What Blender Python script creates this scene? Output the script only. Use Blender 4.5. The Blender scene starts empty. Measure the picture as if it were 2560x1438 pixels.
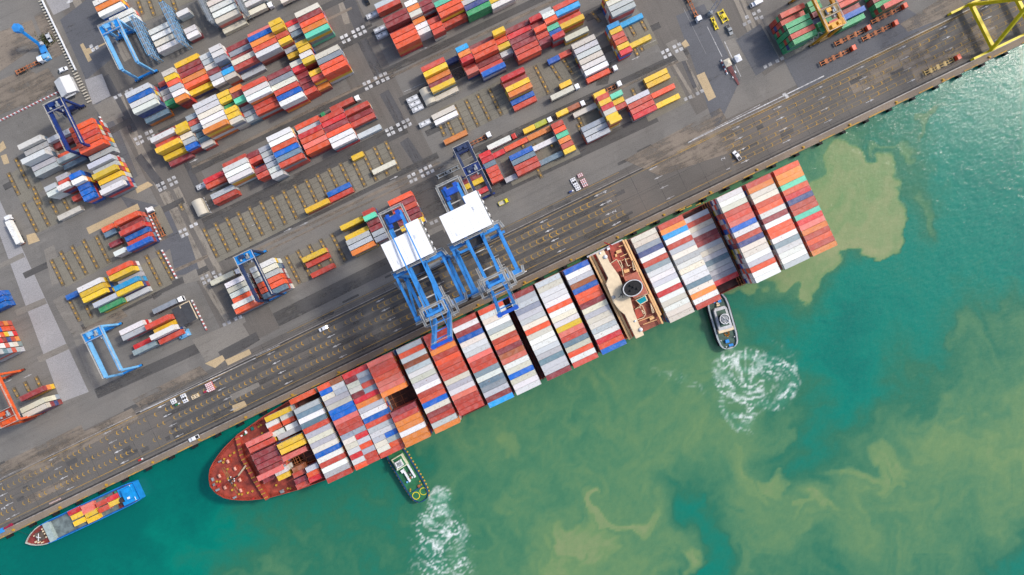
import bpy, math, random
import numpy as np
from mathutils import Vector, Matrix

random.seed(7)
rng = np.random.default_rng(7)
scene = bpy.context.scene
C = scene.collection

# ------------------------------------------------------------------ camera, sky, sun, exposure
S = 5.12            # pixels of the photograph per metre on the ground
H = 326.0           # height of the camera over the quay
TH = math.radians(25.8)    # direction of quay and yard
cam_d = bpy.data.cameras.new('camera')
cam = bpy.data.objects.new('camera', cam_d)
C.objects.link(cam)
cam.location = (0, 0, H)
cam_d.sensor_width = 36.0
cam_d.lens = 36.0 * H / (2560 / S)
cam_d.clip_start = 1.0
cam_d.clip_end = 6000.0
scene.camera = cam

SUN_EL = math.radians(45)
SUN_AZ = math.atan2(0.50, 0.87)          # counter-clockwise from +X
sun_dir = Vector((math.cos(SUN_EL) * math.cos(SUN_AZ), math.cos(SUN_EL) * math.sin(SUN_AZ), math.sin(SUN_EL)))
world = bpy.data.worlds.new('World')
scene.world = world
world.use_nodes = True
wn = world.node_tree
sky = wn.nodes.new('ShaderNodeTexSky')
sky.sky_type = 'NISHITA'
sky.sun_disc = False
sky.sun_elevation = SUN_EL
sky.sun_rotation = math.pi / 2 - SUN_AZ
sky.air_density = 1.0
sky.dust_density = 3.0
sky.ozone_density = 1.0
bg = wn.nodes['Background']
bg.inputs['Strength'].default_value = 0.15
wn.links.new(sky.outputs[0], bg.inputs[0])
sun_d = bpy.data.lights.new('sun', 'SUN')
sun_d.energy = 1.7
sun_d.angle = math.radians(6)
sun_d.color = (1.0, 0.94, 0.85)
sun = bpy.data.objects.new('sun', sun_d)
sun.rotation_euler = sun_dir.to_track_quat('Z', 'Y').to_euler()
sun.location = sun_dir * 800
C.objects.link(sun)
scene.view_settings.view_transform = 'Standard'
scene.view_settings.look = 'None'
scene.view_settings.gamma = 1.0
scene.view_settings.exposure = 0.5
scene.view_settings.use_curve_mapping = False
scene.render.engine = 'CYCLES'
scene.cycles.use_denoising = True
scene.cycles.max_bounces = 5
scene.cycles.diffuse_bounces = 3

# ------------------------------------------------------------------ helpers
U = Vector((math.cos(TH), math.sin(TH), 0))        # along the quay
V = Vector((math.sin(TH), -math.cos(TH), 0))       # towards the sea


def W(px, py, h=0.0):
    f = (1 - h / H) / S
    return Vector(((px - 1280) * f, (719 - py) * f, h))


def srgb(r, g, b, k=0.86):
    def f(c):
        c /= 255.0
        return (c / 12.92 if c <= 0.04045 else ((c + 0.055) / 1.055) ** 2.4) * k
    return (f(r), f(g), f(b), 1.0)


class MB:
    def __init__(self):
        self.v = []; self.f = []; self.m = []

    def add(self, vs, fs, mi=0):
        o = len(self.v)
        self.v.extend([tuple(p) for p in vs])
        for q in fs:
            self.f.append([i + o for i in q]); self.m.append(mi)
        return self

    def box(self, x, y, z, sx, sy, sz, mi=0, rz=0.0):
        """centre of the base x, y, z"""
        c, s = math.cos(rz), math.sin(rz)
        vs = []
        for dz in (0, sz):
            for dx, dy in ((-1, -1), (1, -1), (1, 1), (-1, 1)):
                a, b = dx * sx / 2, dy * sy / 2
                vs.append((x + a * c - b * s, y + a * s + b * c, z + dz))
        self.add(vs, [(3, 2, 1, 0), (4, 5, 6, 7), (0, 1, 5, 4), (1, 2, 6, 5), (2, 3, 7, 6), (3, 0, 4, 7)], mi)
        return self

    def beam(self, p, q, w, h=None, mi=0):
        h = h or w
        p, q = Vector(p), Vector(q)
        d = (q - p).normalized()
        side = d.cross(Vector((0, 0, 1)))
        side = Vector((1, 0, 0)) if side.length < 1e-3 else side.normalized()
        up = side.cross(d).normalized()
        vs = []
        for e in (p, q):
            for a, b in ((-1, -1), (1, -1), (1, 1), (-1, 1)):
                vs.append(e + side * a * w / 2 + up * b * h / 2)
        self.add(vs, [(3, 2, 1, 0), (4, 5, 6, 7), (0, 1, 5, 4), (1, 2, 6, 5), (2, 3, 7, 6), (3, 0, 4, 7)], mi)
        return self

    def tube(self, p, q, r, n=8, mi=0, r2=None):
        p, q = Vector(p), Vector(q)
        r2 = r if r2 is None else r2
        d = (q - p).normalized()
        a = d.cross(Vector((0, 0, 1)))
        a = Vector((1, 0, 0)) if a.length < 1e-3 else a.normalized()
        b = d.cross(a)
        vs = []
        for e, rr in ((p, r), (q, r2)):
            for i in range(n):
                t = 2 * math.pi * i / n
                vs.append(e + a * math.cos(t) * rr + b * math.sin(t) * rr)
        fs = [(i, (i + 1) % n, n + (i + 1) % n, n + i) for i in range(n)]
        fs += [tuple(range(n))[::-1], tuple(range(n, 2 * n))]
        self.add(vs, fs, mi)
        return self

    def prism(self, poly, z0, z1, mi=0):
        n = len(poly)
        vs = [(x, y, z0) for x, y in poly] + [(x, y, z1) for x, y in poly]
        fs = [(i, (i + 1) % n, n + (i + 1) % n, n + i) for i in range(n)]
        fs += [tuple(range(n))[::-1], tuple(range(n, 2 * n))]
        self.add(vs, fs, mi)
        return self

    def profile(self, pts, w, mi=0, y=0.0):
        """side profile of (x, z) points, extruded w wide across y"""
        n = len(pts)
        vs = [(x, y - w / 2, z) for x, z in pts] + [(x, y + w / 2, z) for x, z in pts]
        fs = [(i, (i + 1) % n, n + (i + 1) % n, n + i) for i in range(n)]
        fs += [tuple(range(n))[::-1], tuple(range(n, 2 * n))]
        self.add(vs, fs, mi)
        return self

    def flat(self, poly, z, mi=0):
        self.add([(p[0], p[1], z) for p in poly], [tuple(range(len(poly)))], mi)
        return self

    def mesh(self, name, mats):
        me = bpy.data.meshes.new(name)
        me.from_pydata(self.v, [], self.f)
        for m in (mats if isinstance(mats, (list, tuple)) else [mats]):
            me.materials.append(m)
        me.polygons.foreach_set('material_index', self.m)
        import bmesh
        bm = bmesh.new(); bm.from_mesh(me)
        bmesh.ops.recalc_face_normals(bm, faces=bm.faces)
        bm.to_mesh(me); bm.free()
        return me

    def build(self, name, mats, parent=None, loc=(0, 0, 0), rz=0.0):
        o = bpy.data.objects.new(name, self.mesh(name, mats))
        C.objects.link(o)
        o.location = loc; o.rotation_euler = (0, 0, rz)
        if parent is not None:
            o.parent = parent
        return o


def tag(o, label=None, cat=None, group=None, kind=None):
    if label: o['label'] = label
    if cat: o['category'] = cat
    if group: o['group'] = group
    if kind: o['kind'] = kind
    return o


def empty(name, loc, rz=0.0, label=None, cat=None, group=None):
    o = bpy.data.objects.new(name, None)
    o.empty_display_size = 0.5
    C.objects.link(o)
    o.location = loc; o.rotation_euler = (0, 0, rz)
    return tag(o, label, cat, group)


def kids(o):
    return [c for c in KID.get(o.name, [])]


def copy_tree(o, loc, rz, label, group=None, color=None):
    """a thing with copies of its parts and their sub-parts"""
    r = o.copy(); C.objects.link(r); r.location = loc; r.rotation_euler = (0, 0, rz)
    r['label'] = label
    if group: r['group'] = group
    todo = [(o, r)]
    if color is not None: r.color = color
    while todo:
        a, b = todo.pop()
        for ch in list(a.children):
            c = ch.copy(); C.objects.link(c); c.parent = b
            if color is not None: c.color = color
            todo.append((ch, c))
    return r


# ------------------------------------------------------------------ materials
def nodes_of(name):
    m = bpy.data.materials.new(name)
    m.use_nodes = True
    nt = m.node_tree
    return m, nt, nt.nodes['Principled BSDF'], nt.nodes.new, nt.links.new


def mix(nt, fac, a, b, blend='MIX'):
    n = nt.nodes.new('ShaderNodeMix')
    n.data_type = 'RGBA'; n.blend_type = blend
    for sock, val in ((n.inputs[0], fac), (n.inputs[6], a), (n.inputs[7], b)):
        if hasattr(val, 'is_output') or isinstance(val, bpy.types.NodeSocket):
            nt.links.new(val, sock)
        else:
            sock.default_value = val
    return n.outputs[2]


def math_n(nt, op, a, b=None, c=None, clamp=False):
    n = nt.nodes.new('ShaderNodeMath'); n.operation = op; n.use_clamp = clamp
    for i, val in enumerate((a, b, c)):
        if val is None: continue
        if isinstance(val, bpy.types.NodeSocket): nt.links.new(val, n.inputs[i])
        else: n.inputs[i].default_value = val
    return n.outputs[0]


def ramp(nt, src, lo, hi):
    n = nt.nodes.new('ShaderNodeMapRange')
    n.interpolation_type = 'SMOOTHSTEP'
    nt.links.new(src, n.inputs[0])
    n.inputs[1].default_value = lo; n.inputs[2].default_value = hi
    return n.outputs[0]


def noise(nt, vec, scale, detail=4.0, rough=0.55, dist=0.0):
    n = nt.nodes.new('ShaderNodeTexNoise')
    n.inputs['Scale'].default_value = scale
    n.inputs['Detail'].default_value = detail
    n.inputs['Roughness'].default_value = rough
    n.inputs['Distortion'].default_value = dist
    if vec is not None: nt.links.new(vec, n.inputs['Vector'])
    return n.outputs[0]


def coords(nt, scale=(1, 1, 1), rz=0.0, which='Object'):
    t = nt.nodes.new('ShaderNodeTexCoord')
    if scale == (1, 1, 1) and rz == 0: return t.outputs[which]
    # rotate first, then scale
    r = nt.nodes.new('ShaderNodeMapping'); r.inputs['Rotation'].default_value = (0, 0, rz)
    nt.links.new(t.outputs[which], r.inputs[0])
    s = nt.nodes.new('ShaderNodeMapping'); s.inputs['Scale'].default_value = scale
    nt.links.new(r.outputs[0], s.inputs[0])
    return s.outputs[0]


_paint = {}


def paint(name, rgb, rough=0.5, var=0.18, scale=0.5, metal=0.0):
    """weathered paint of one colour"""
    if name in _paint: return _paint[name]
    m, nt, b, N, L = nodes_of(name)
    col = srgb(*rgb)
    v = coords(nt)
    n1 = noise(nt, v, scale, 5, 0.6)
    dark = tuple(c * (1 - 1.6 * var) for c in col[:3]) + (1,)
    lite = tuple(min(1, c * (1 + 0.6 * var)) for c in col[:3]) + (1,)
    L(mix(nt, ramp(nt, n1, 0.3, 0.7), dark, lite), b.inputs['Base Color'])
    b.inputs['Roughness'].default_value = rough
    b.inputs['Metallic'].default_value = metal
    _paint[name] = m
    return m


def ground_mat(name, rgb, var=0.2, streak=0.25, spots=0.3, tint=None, rz=None, wear=None):
    """worn pavement with blotches, tyre streaks along the lanes and oil spots"""
    m, nt, b, N, L = nodes_of(name)
    col = srgb(*rgb)
    dark = tuple(c * (1 - var) for c in col[:3]) + (1,)
    lite = tuple(c * (1 + var) for c in col[:3]) + (1,)
    w = coords(nt)
    big = noise(nt, w, 0.035, 6, 0.6, 0.4)
    c1 = mix(nt, ramp(nt, big, 0.34, 0.66), dark, lite)
    if tint:
        t2 = noise(nt, w, 0.018, 4, 0.6)
        c1 = mix(nt, math_n(nt, 'MULTIPLY', ramp(nt, t2, 0.48, 0.66), 0.7), c1, srgb(*tint))
    sv = coords(nt, (0.012, 0.42, 1), -TH if rz is None else rz)
    st = noise(nt, sv, 1.0, 5, 0.65)
    c2 = mix(nt, math_n(nt, 'MULTIPLY', ramp(nt, st, 0.5, 0.72), streak), c1, tuple(c * 0.45 for c in col[:3]) + (1,))
    c2 = mix(nt, math_n(nt, 'MULTIPLY', ramp(nt, st, 0.48, 0.28), streak * 0.55), c2, tuple(min(1, c * 1.5) for c in col[:3]) + (1,))
    sp = noise(nt, w, 0.22, 6, 0.75, 0.3)
    c3 = mix(nt, math_n(nt, 'MULTIPLY', ramp(nt, sp, 0.54, 0.72), spots), c2, tuple(c * 0.4 for c in col[:3]) + (1,))
    fine = noise(nt, w, 2.2, 4, 0.75)
    c4 = mix(nt, 0.42, c3, mix(nt, ramp(nt, fine, 0.3, 0.7), tuple(c * 0.5 for c in col[:3]) + (1,), tuple(min(1, c * 1.5) for c in col[:3]) + (1,)))
    dots = noise(nt, w, 0.7, 3, 0.6)
    c4 = mix(nt, math_n(nt, 'MULTIPLY', ramp(nt, dots, 0.66, 0.74), 0.5), c4, tuple(c * 0.35 for c in col[:3]) + (1,))
    pale = noise(nt, w, 0.11, 6, 0.75, 0.6)
    c4 = mix(nt, math_n(nt, 'MULTIPLY', ramp(nt, pale, 0.55, 0.75), 0.35), c4, tuple(min(1, c * 1.7) for c in col[:3]) + (1,))
    L(c4, b.inputs['Base Color'])
    b.inputs['Roughness'].default_value = 0.85
    if wear:                                   # ragged, worn-through edges and holes
        wv = noise(nt, w, 0.07, 8, 0.68, 0.2)
        wv2 = noise(nt, coords(nt, (0.05, 0.5, 1), -TH if rz is None else rz), 1.0, 4, 0.6)
        L(ramp(nt, math_n(nt, 'ADD', math_n(nt, 'MULTIPLY', wv, 0.6), math_n(nt, 'MULTIPLY', wv2, 0.4)), wear - 0.1, wear + 0.1), b.inputs['Alpha'])
    return m


def container_mat(name, attr):
    m, nt, b, N, L = nodes_of(name)
    info = N('ShaderNodeObjectInfo')
    if attr:
        a = N('ShaderNodeVertexColor'); a.layer_name = 'paint'
        base = a.outputs[0]
        v = coords(nt)
    else:
        base = info.outputs['Color']
        ad = N('ShaderNodeVectorMath'); ad.operation = 'ADD'
        cx = N('ShaderNodeCombineXYZ')
        L(math_n(nt, 'MULTIPLY', info.outputs['Random'], 300.0), cx.inputs[0])
        L(coords(nt), ad.inputs[0]); L(cx.outputs[0], ad.inputs[1])
        v = ad.outputs[0]
    n1 = noise(nt, v, 0.5, 5, 0.65)
    faded = mix(nt, 0.16, base, (0.55, 0.52, 0.5, 1))
    c = mix(nt, math_n(nt, 'MULTIPLY', ramp(nt, n1, 0.42, 0.62), 0.7), base, faded)
    dirt = mix(nt, 1.0, base, (0.62, 0.58, 0.52, 1), 'MULTIPLY')
    n2 = noise(nt, v, 0.9, 5, 0.7, 0.3)
    c = mix(nt, math_n(nt, 'MULTIPLY', ramp(nt, n2, 0.5, 0.72), 0.7), c, dirt)
    n3 = noise(nt, v, 1.1, 4, 0.7, 0.5)
    rust = math_n(nt, 'MULTIPLY', ramp(nt, n3, 0.6, 0.67), math_n(nt, 'MULTIPLY', ramp(nt, info.outputs['Random'], 0.25, 0.9), 0.75))
    c = mix(nt, rust, c, (0.22, 0.095, 0.035, 1))
    L(c, b.inputs['Base Color'])
    b.inputs['Roughness'].default_value = 0.5
    return m


M_CON = container_mat('container_paint', False)
M_STK = container_mat('stacked_container_paint', True)
M_CAST = paint('corner_casting', (205, 200, 195), 0.5)
M_WHITE = paint('white_paint', (240, 242, 245), 0.4, 0.05)
M_CREAM = paint('cream_paint', (236, 214, 178), 0.5, 0.08)
M_ROOF = paint('white_roof_sheet', (250, 251, 253), 0.5, 0.02)
M_BLUE = paint('crane_blue', (56, 146, 224), 0.45, 0.12)
M_LBLUE = paint('light_blue', (122, 190, 240), 0.45, 0.12)
M_SKY = paint('bright_blue', (28, 140, 222), 0.45, 0.12)
M_NAVY = paint('navy_blue', (25, 55, 125), 0.45, 0.2)
M_DNAVY = paint('dark_navy', (44, 62, 100), 0.5, 0.25)
M_ORNG = paint('crane_orange', (226, 98, 48), 0.5, 0.15)
M_OCHRE = paint('crane_ochre', (226, 160, 28), 0.5, 0.15)
M_YEL = paint('crane_yellow', (240, 214, 20), 0.5, 0.12)
def worn_mark(name, rgb, under=(100, 98, 96)):
    m, nt, b, N, L = nodes_of(name)
    v = coords(nt)
    n = noise(nt, v, 0.9, 6, 0.7)
    n2 = noise(nt, v, 0.06, 3, 0.6)
    f = math_n(nt, 'ADD', n, math_n(nt, 'MULTIPLY', math_n(nt, 'SUBTRACT', n2, 0.5), 0.9))
    L(mix(nt, ramp(nt, f, 0.3, 0.62), srgb(*rgb), srgb(*[r * .45 + u * .55 for r, u in zip(rgb, under)])), b.inputs['Base Color'])
    b.inputs['Roughness'].default_value = 0.8
    return m


M_YELP = paint('yellow_paint', (205, 160, 48), 0.7, 0.3, 1.5)
M_YWORN = worn_mark('worn_yellow_marking', (206, 158, 52))
M_WWORN = worn_mark('worn_white_marking', (222, 222, 222))
M_WLINE = paint('white_marking', (205, 206, 208), 0.75, 0.2, 1.0)
M_DARK = paint('dark_steel', (48, 48, 52), 0.6, 0.3)
M_BLACK = paint('black_rubber', (24, 24, 26), 0.8, 0.2)
M_GLASS = paint('dark_glass', (30, 38, 48), 0.08, 0.1)
M_GREY = paint('grey_steel', (150, 156, 160), 0.5, 0.2)
M_LGREY = paint('light_grey_steel', (206, 208, 210), 0.5, 0.15)
M_RUSTY = paint('rusty_steel', (190, 116, 72), 0.75, 0.35)
M_RED = paint('red_paint', (196, 52, 44), 0.5, 0.15)
M_ORCAB = paint('orange_cab_paint', (232, 84, 44), 0.4, 0.1)
M_HULL = paint('ship_red_oxide', (182, 72, 52), 0.6, 0.2, 0.15)
M_DECK = paint('ship_deck_red', (168, 70, 52), 0.65, 0.3, 0.3)
M_HATCH = paint('hatch_brown', (84, 46, 36), 0.7, 0.35, 0.4)
M_TANC = paint('tan_canvas', (206, 198, 180), 0.7, 0.06)
M_GREEN = paint('tug_green', (40, 120, 76), 0.6, 0.2, 0.4)
M_TUGGR = paint('tug_deck_green', (62, 92, 80), 0.6, 0.25, 0.5)
M_TEAL = paint('pool_teal', (0, 150, 165), 0.2, 0.05)
M_TRUSS = paint('truss_grey', (176, 174, 180), 0.55, 0.2)
# ------------------------------------------------------------------ land, water
G_ASPH = ground_mat('yard_asphalt', (118, 115, 110), 0.2, 0.5, 0.42, tint=(136, 129, 120))
G_DARK = ground_mat('dark_asphalt', (85, 83, 81), 0.16, 0.3, 0.3, wear=0.42)
G_BLUEG = ground_mat('blue_grey_asphalt', (97, 98, 102), 0.14, 0.2, 0.25, wear=0.36)
G_APRON = ground_mat('apron_asphalt', (101, 97, 92), 0.18, 0.7, 0.35, tint=(122, 112, 103))
G_LITE = ground_mat('light_concrete', (158, 156, 156), 0.1, 0.2, 0.2)
G_CONC = ground_mat('grey_concrete', (132, 127, 119), 0.14, 0.25, 0.3, wear=0.36)
G_DUST = ground_mat('dusty_concrete', (132, 121, 108), 0.16, 0.35, 0.35, wear=0.46)
G_TAN = ground_mat('tan_concrete', (190, 168, 132), 0.08, 0.2, 0.2)
G_SLOT = ground_mat('slot_concrete', (126, 121, 108), 0.24, 0.1, 0.35)
G_COPE = ground_mat('coping_concrete', (136, 122, 106), 0.22, 0.5, 0.5)
G_STREAK = ground_mat('cross_road_asphalt', (108, 103, 97), 0.15, 0.6, 0.25, rz=-TH + math.pi / 2)
G_STRIPD = ground_mat('dark_road_strip', (88, 87, 88), 0.12, 0.6, 0.25, rz=-TH + math.pi / 2, wear=0.42)
G_STRIPL = ground_mat('worn_road_strip', (146, 138, 126), 0.12, 0.5, 0.25, rz=-TH + math.pi / 2, wear=0.42)

Q0, Q1 = W(0, 1348), W(2560, 108)
QU = (Q1 - Q0).normalized()
QN = Vector((-QU.y, QU.x, 0))             # landward


def qp(a, d, z=0.0):
    """a metres along the quay edge from its point in the frame's lower corner, d metres inland"""
    p = Q0 + QU * a + QN * d
    return Vector((p.x, p.y, z))


g = MB()
A0, A1 = -1500, 2100
e = [qp(A0, 0), qp(A1, 0), qp(A1, 1800), qp(A0, 1800)]
g.flat(e, 0.0)
ground = tag(g.build('ground', [G_ASPH]), kind='structure')
w_ = MB()
w_.add([qp(A0, 0, -0.001), qp(A1, 0, -0.001), qp(A1, 0, -9), qp(A0, 0, -9)], [(0, 1, 2, 3)])
tag(w_.build('quay_wall', [G_COPE]), kind='structure')
_sheet = [0]


def sheet(name, mat, polys, px=True, parent=None):
    """a thin sheet laid on the pavement; each call lies 4 mm over the one before"""
    _sheet[0] += 1
    z = 0.004 * _sheet[0]
    m = MB()
    for j, p in enumerate(polys):
        m.flat([W(*q) if px else q for q in p], z + 0.0001 * j)
    o = m.build(name, [mat])
    o.data.validate()
    return tag(o, kind='structure')


def strip(x0, y0, x1, y1, w):
    """px quad of width w metres round a px line"""
    a, b = W(x0, y0), W(x1, y1)
    d = (b - a).normalized(); n = Vector((-d.y, d.x, 0)) * w / 2
    return [a - n, b - n, b + n, a + n]


def bandq(a0, a1, d0, d1):
    return [qp(a0, d0), qp(a1, d0), qp(a1, d1), qp(a0, d1)]


# apron, lanes, coping
sheet('apron', G_APRON, [bandq(-300, 900, 0, 30)], False)
sheet('apron_patches', G_DUST, [bandq(14, 60, 27, 33), bandq(470, 512, 14, 22), bandq(500, 530, 5, 13), bandq(20, 48, 9, 13)], False)
sheet('dark_lanes', G_DARK, [bandq(98, 345, 5, 9.6), bandq(100, 330, 12.2, 14.6), bandq(98, 338, 17.8, 20), bandq(104, 335, 23, 25)], False)
sheet('apron_joint', G_DARK, [bandq(a_, a_ + 0.22, 4.3, 30) for a_ in range(-20, 620, 11)] + [bandq(-40, 700, d_, d_ + 0.2) for d_ in (5.2, 16, 28)], False)
sheet('oil_stain', G_DARK, [bandq(a_, a_ + w_1, d_, d_ + w_2) for a_, d_, w_1, w_2 in [(random.uniform(0, 560), random.uniform(4, 34), random.uniform(2, 9), random.uniform(.8, 2.4)) for _k in range(70)]], False)
sheet('coping', G_COPE, [bandq(A0, A1, 0, 3.2)], False)
sheet('cable_trench', paint('trench_dark', (58, 54, 52), 0.8, 0.3), [bandq(A0, A1, 3.4, 4.1), bandq(A0, A1, 25.7, 26.2)], False)
sheet('crane_rail', paint('rail_steel', (172, 168, 164), 0.4, 0.3), [bandq(A0, A1, 3.0, 3.25), bandq(A0, A1, 26.4, 26.6)], False)

# roads between the yard columns, running towards the sea
def vroad(x0, y0, x1, y1, wid):
    return strip(x0, y0, x1, y1, wid)
sheet('cross_road', G_STREAK, [vroad(195, -40, 640, 850, 26), vroad(815, -30, 1105, 560, 22), vroad(1630, -30, 1790, 260, 22), vroad(1800, -30, 1940, 170, 14)], False)
sheet('road_strips', G_STRIPL, [vroad(180, -20, 262, 140, 4), vroad(225, -20, 320, 150, 4), vroad(300, 240, 372, 430, 3.2), vroad(330, 330, 400, 470, 3.5),
                               vroad(410, 480, 520, 700, 5), vroad(440, 470, 560, 700, 3), vroad(470, 640, 600, 850, 3), vroad(1836, -10, 1913, 168, 2.2),
                               vroad(1852, -10, 1928, 160, 2.2), vroad(1897, 48, 1945, 152, 2.2), vroad(1693, 120, 1750, 230, 2.4), vroad(1672, 140, 1735, 245, 1.6),
                               vroad(845, -20, 868, 60, 3), vroad(925, 130, 965, 200, 2)], False)
sheet('dark_strips', G_STRIPD, [vroad(212, -20, 292, 140, 3), vroad(262, 190, 335, 330, 4), vroad(345, 390, 408, 470, 4), vroad(500, 480, 430, 330, 3),
                               vroad(868, -10, 905, 80, 6), vroad(905, 100, 950, 190, 5), vroad(960, 230, 1010, 320, 5), vroad(1010, 350, 1070, 440, 5), vroad(1705, 145, 1738, 220, 2)], False)
sheet('blue_grey_pavement', G_BLUEG, [[(150, 50), (235, -15), (300, 130), (215, 200)], [(235, 225), (300, 330), (345, 440), (300, 470), (250, 330)],
                                      [(300, 490), (420, 520), (455, 600), (400, 640)], [(420, 600), (470, 590), (500, 680), (440, 690)],
                                      [(1690, 40), (1760, 10), (1850, 200), (1790, 330), (1730, 150)], [(1840, 100), (1900, 60), (1950, 150), (1890, 190)],
                                      [(1960, 150), (2250, 10), (2330, 60), (2000, 230)]])
sheet('light_concrete', G_LITE, [[(-40, 480), (-10, 480), (222, 980), (153, 1006)], [(104, -20), (172, -20), (175, 18), (134, 38)], [(212, 200), (255, 185), (277, 240), (232, 262)]])
sheet('road_joint', G_CONC, [strip(-5, 668, 60, 637, 2.4), strip(40, 783, 115, 752, 3.0), strip(95, 900, 170, 866, 3.0)], False)
sheet('tyre_lane', G_DARK, [strip(385, 222, 860, -5, 3), strip(400, 335, 945, 72, 3.4), strip(395, 330, 930, 62, 1.2), strip(480, 430, 985, 186, 3), strip(510, 562, 1015, 318, 6), strip(560, 645, 1095, 388, 3), strip(690, 800, 1115, 590, 7),
                              strip(955, 185, 1535, -90, 3.4), strip(1000, 255, 1570, -10, 4), strip(1065, 335, 1650, 62, 3), strip(1170, 385, 1720, 128, 3), strip(1230, 480, 1640, 290, 6), strip(180, 505, 330, 432, 3), strip(60, 690, 460, 500, 3), strip(205, 820, 520, 670, 3), strip(240, 985, 540, 850, 5), strip(10, 470, 330, 300, 3)], False)
sheet('tyre_pale', G_DUST, [strip(400, 250, 880, 20, 1.2), strip(480, 418, 990, 174, 1.4), strip(590, 650, 1100, 405, 1.4), strip(600, 660, 1110, 415, 0.9), strip(250, 760, 520, 640, 1.6), strip(200, 690, 420, 590, 2), strip(960, 200, 1540, -70, 1.4), strip(1180, 395, 1720, 142, 1.2)], False)
sheet('grey_concrete', G_CONC, [[(110, 625), (135, 612), (160, 700), (130, 716)], [(132, 752), (160, 735), (210, 830), (185, 845)], [(185, 850), (215, 845), (262, 950), (232, 965)],
                                [(235, 265), (283, 240), (310, 290), (262, 310)], [(456, 690), (490, 672), (500, 700), (462, 710)], [(527, 835), (610, 790), (615, 805), (535, 850)],
                                [(574, 988), (646, 955), (650, 966), (580, 1002)], [(1664, 110), (1690, 98), (1720, 150), (1697, 155)], [(1808, 105), (1835, 95), (1858, 140), (1830, 155)],
                                [(480, 850), (600, 800), (628, 845), (515, 905)]])
sheet('dusty_ground', G_DUST, [[(-30, 90), (80, 50), (100, 110), (-30, 200)], [(-30, 215), (70, 170), (145, 225), (-30, 300)], [(85, 40), (118, 20), (165, 130), (130, 150)],
                               [(30, 215), (120, 170), (150, 215), (60, 270)], [(2250, 60), (2380, -20), (2420, 20), (2270, 80)], [(2398, 85), (2480, 45), (2500, 110), (2420, 140)],
                               [(60, 1210), (190, 1130), (350, 1050), (330, 1020), (150, 1110), (30, 1170)], [(330, 1000), (500, 915), (520, 935), (350, 1020)], [(1560, 400), (1800, 270), (1860, 370), (1650, 440)],
                               [(205, 820), (300, 770), (320, 790), (215, 845)]])
sheet('dark_and_shadow_patches', G_DARK, [[(545, 880), (640, 830), (650, 850), (560, 905)], [(1950, 330), (1980, 318), (1986, 332), (1955, 350)], [(376, 732), (400, 720), (405, 736), (385, 750)],
                               [(1455, 35), (1478, 22), (1492, 45), (1468, 55)], [(1110, 160), (1145, 150), (1165, 190), (1140, 200)], [(1500, 160), (1530, 150), (1520, 210), (1490, 215)],
                               [(1000, 480), (1130, 420), (1150, 520), (1050, 560)], [(1080, 620), (1130, 560), (1160, 620), (1110, 650)]])  # first quad here: shadow beside the quay crane, put into the ground colour
sheet('tan_patches', G_TAN, [[(200, 112), (208, 108), (230, 150), (221, 156)], [(214, 123), (226, 119), (232, 131), (222, 136)], [(226, 124), (264, 106), (266, 109), (229, 128)], [(1741, 189), (1761, 180), (1790, 243), (1771, 253)],
                             [(1703, 109), (1714, 99), (1724, 114), (1711, 120)], [(216, 570), (344, 509), (350, 523), (223, 586)], [(338, 470), (370, 454), (383, 463), (343, 484)],
                             [(512, 909), (556, 888), (563, 900), (538, 920)], [(563, 900), (623, 873), (629, 885), (570, 914)], [(580, 1014), (611, 1002), (618, 1015), (585, 1031)], [(0, 360), (8, 352), (16, 370), (0, 382)],
                             [(2, 390), (16, 385), (24, 408), (10, 412)], [(66, 588), (88, 582), (100, 602), (72, 612)]])
# container slots on the ground
def block(x0, y0, x1, y1, rows_m):
    """px quad: land-side line plus a depth towards the sea"""
    a, b = W(x0, y0), W(x1, y1)
    return [a, b, b + V * rows_m, a + V * rows_m]
sheet('slot_pavement', G_SLOT, [block(509, 583, 968, 352, 16), block(1095, 275, 1350, 155, 16), block(20, 440, 75, 400, 16), block(60, 515, 210, 440, 15), block(130, 650, 400, 512, 15), block(180, 750, 398, 640, 15),
                               block(700, 650, 830, 590, 15), block(1350, 160, 1420, 130, 14), block(1560, 70, 1615, 45, 14), block(335, 0, 470, -60, 12), block(1250, 400, 1420, 320, 14), block(1440, 290, 1500, 262, 14),
                               block(1590, 240, 1690, 190, 14)], False)
cl = MB()
for i in range(16):
    for k in range(1, 6):
        a = W(509 + 28.4 * i, 583 - 14.4 * i) + V * (2.65 * k); b = a + U * 5.6
        n = V * 0.06
        cl.flat([a - n, b - n, b + n, a + n], 0)
for i in range(8):
    for k in range(1, 6):
        a = W(1100 + 29 * i, 277 - 14 * i) + V * (2.65 * k); b = a + U * 5.6
        n = V * 0.06
        cl.flat([a - n, b - n, b + n, a + n], 0)
_sheet[0] += 1
o = cl.build('slot_joints', [paint('joint_dark', (84, 80, 72), 0.9)], loc=(0, 0, 0.004 * _sheet[0]))
tag(o, kind='structure')

# painted marks: hooks and lines of the quay lanes, arrows, squares, lane numbers
hk = MB()


def hook(p, s, wid=0.42, right=False):
    d = -1 if right else 1
    u, v = QU * d, -QN
    def q(a, b): r = p + u * a * s + v * b * s; return (r.x, r.y)
    hk.flat([q(0.1, -1), q(0.55, -1), q(0.05, -0.1), q(-0.42, -0.15)], 0)
    hk.flat([q(-0.42, -0.15), q(0.05, -0.1), q(0.18, 0.3), q(0.85, 0.9), q(0.4, 1.0), q(-0.3, 0.35)], 0)


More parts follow.
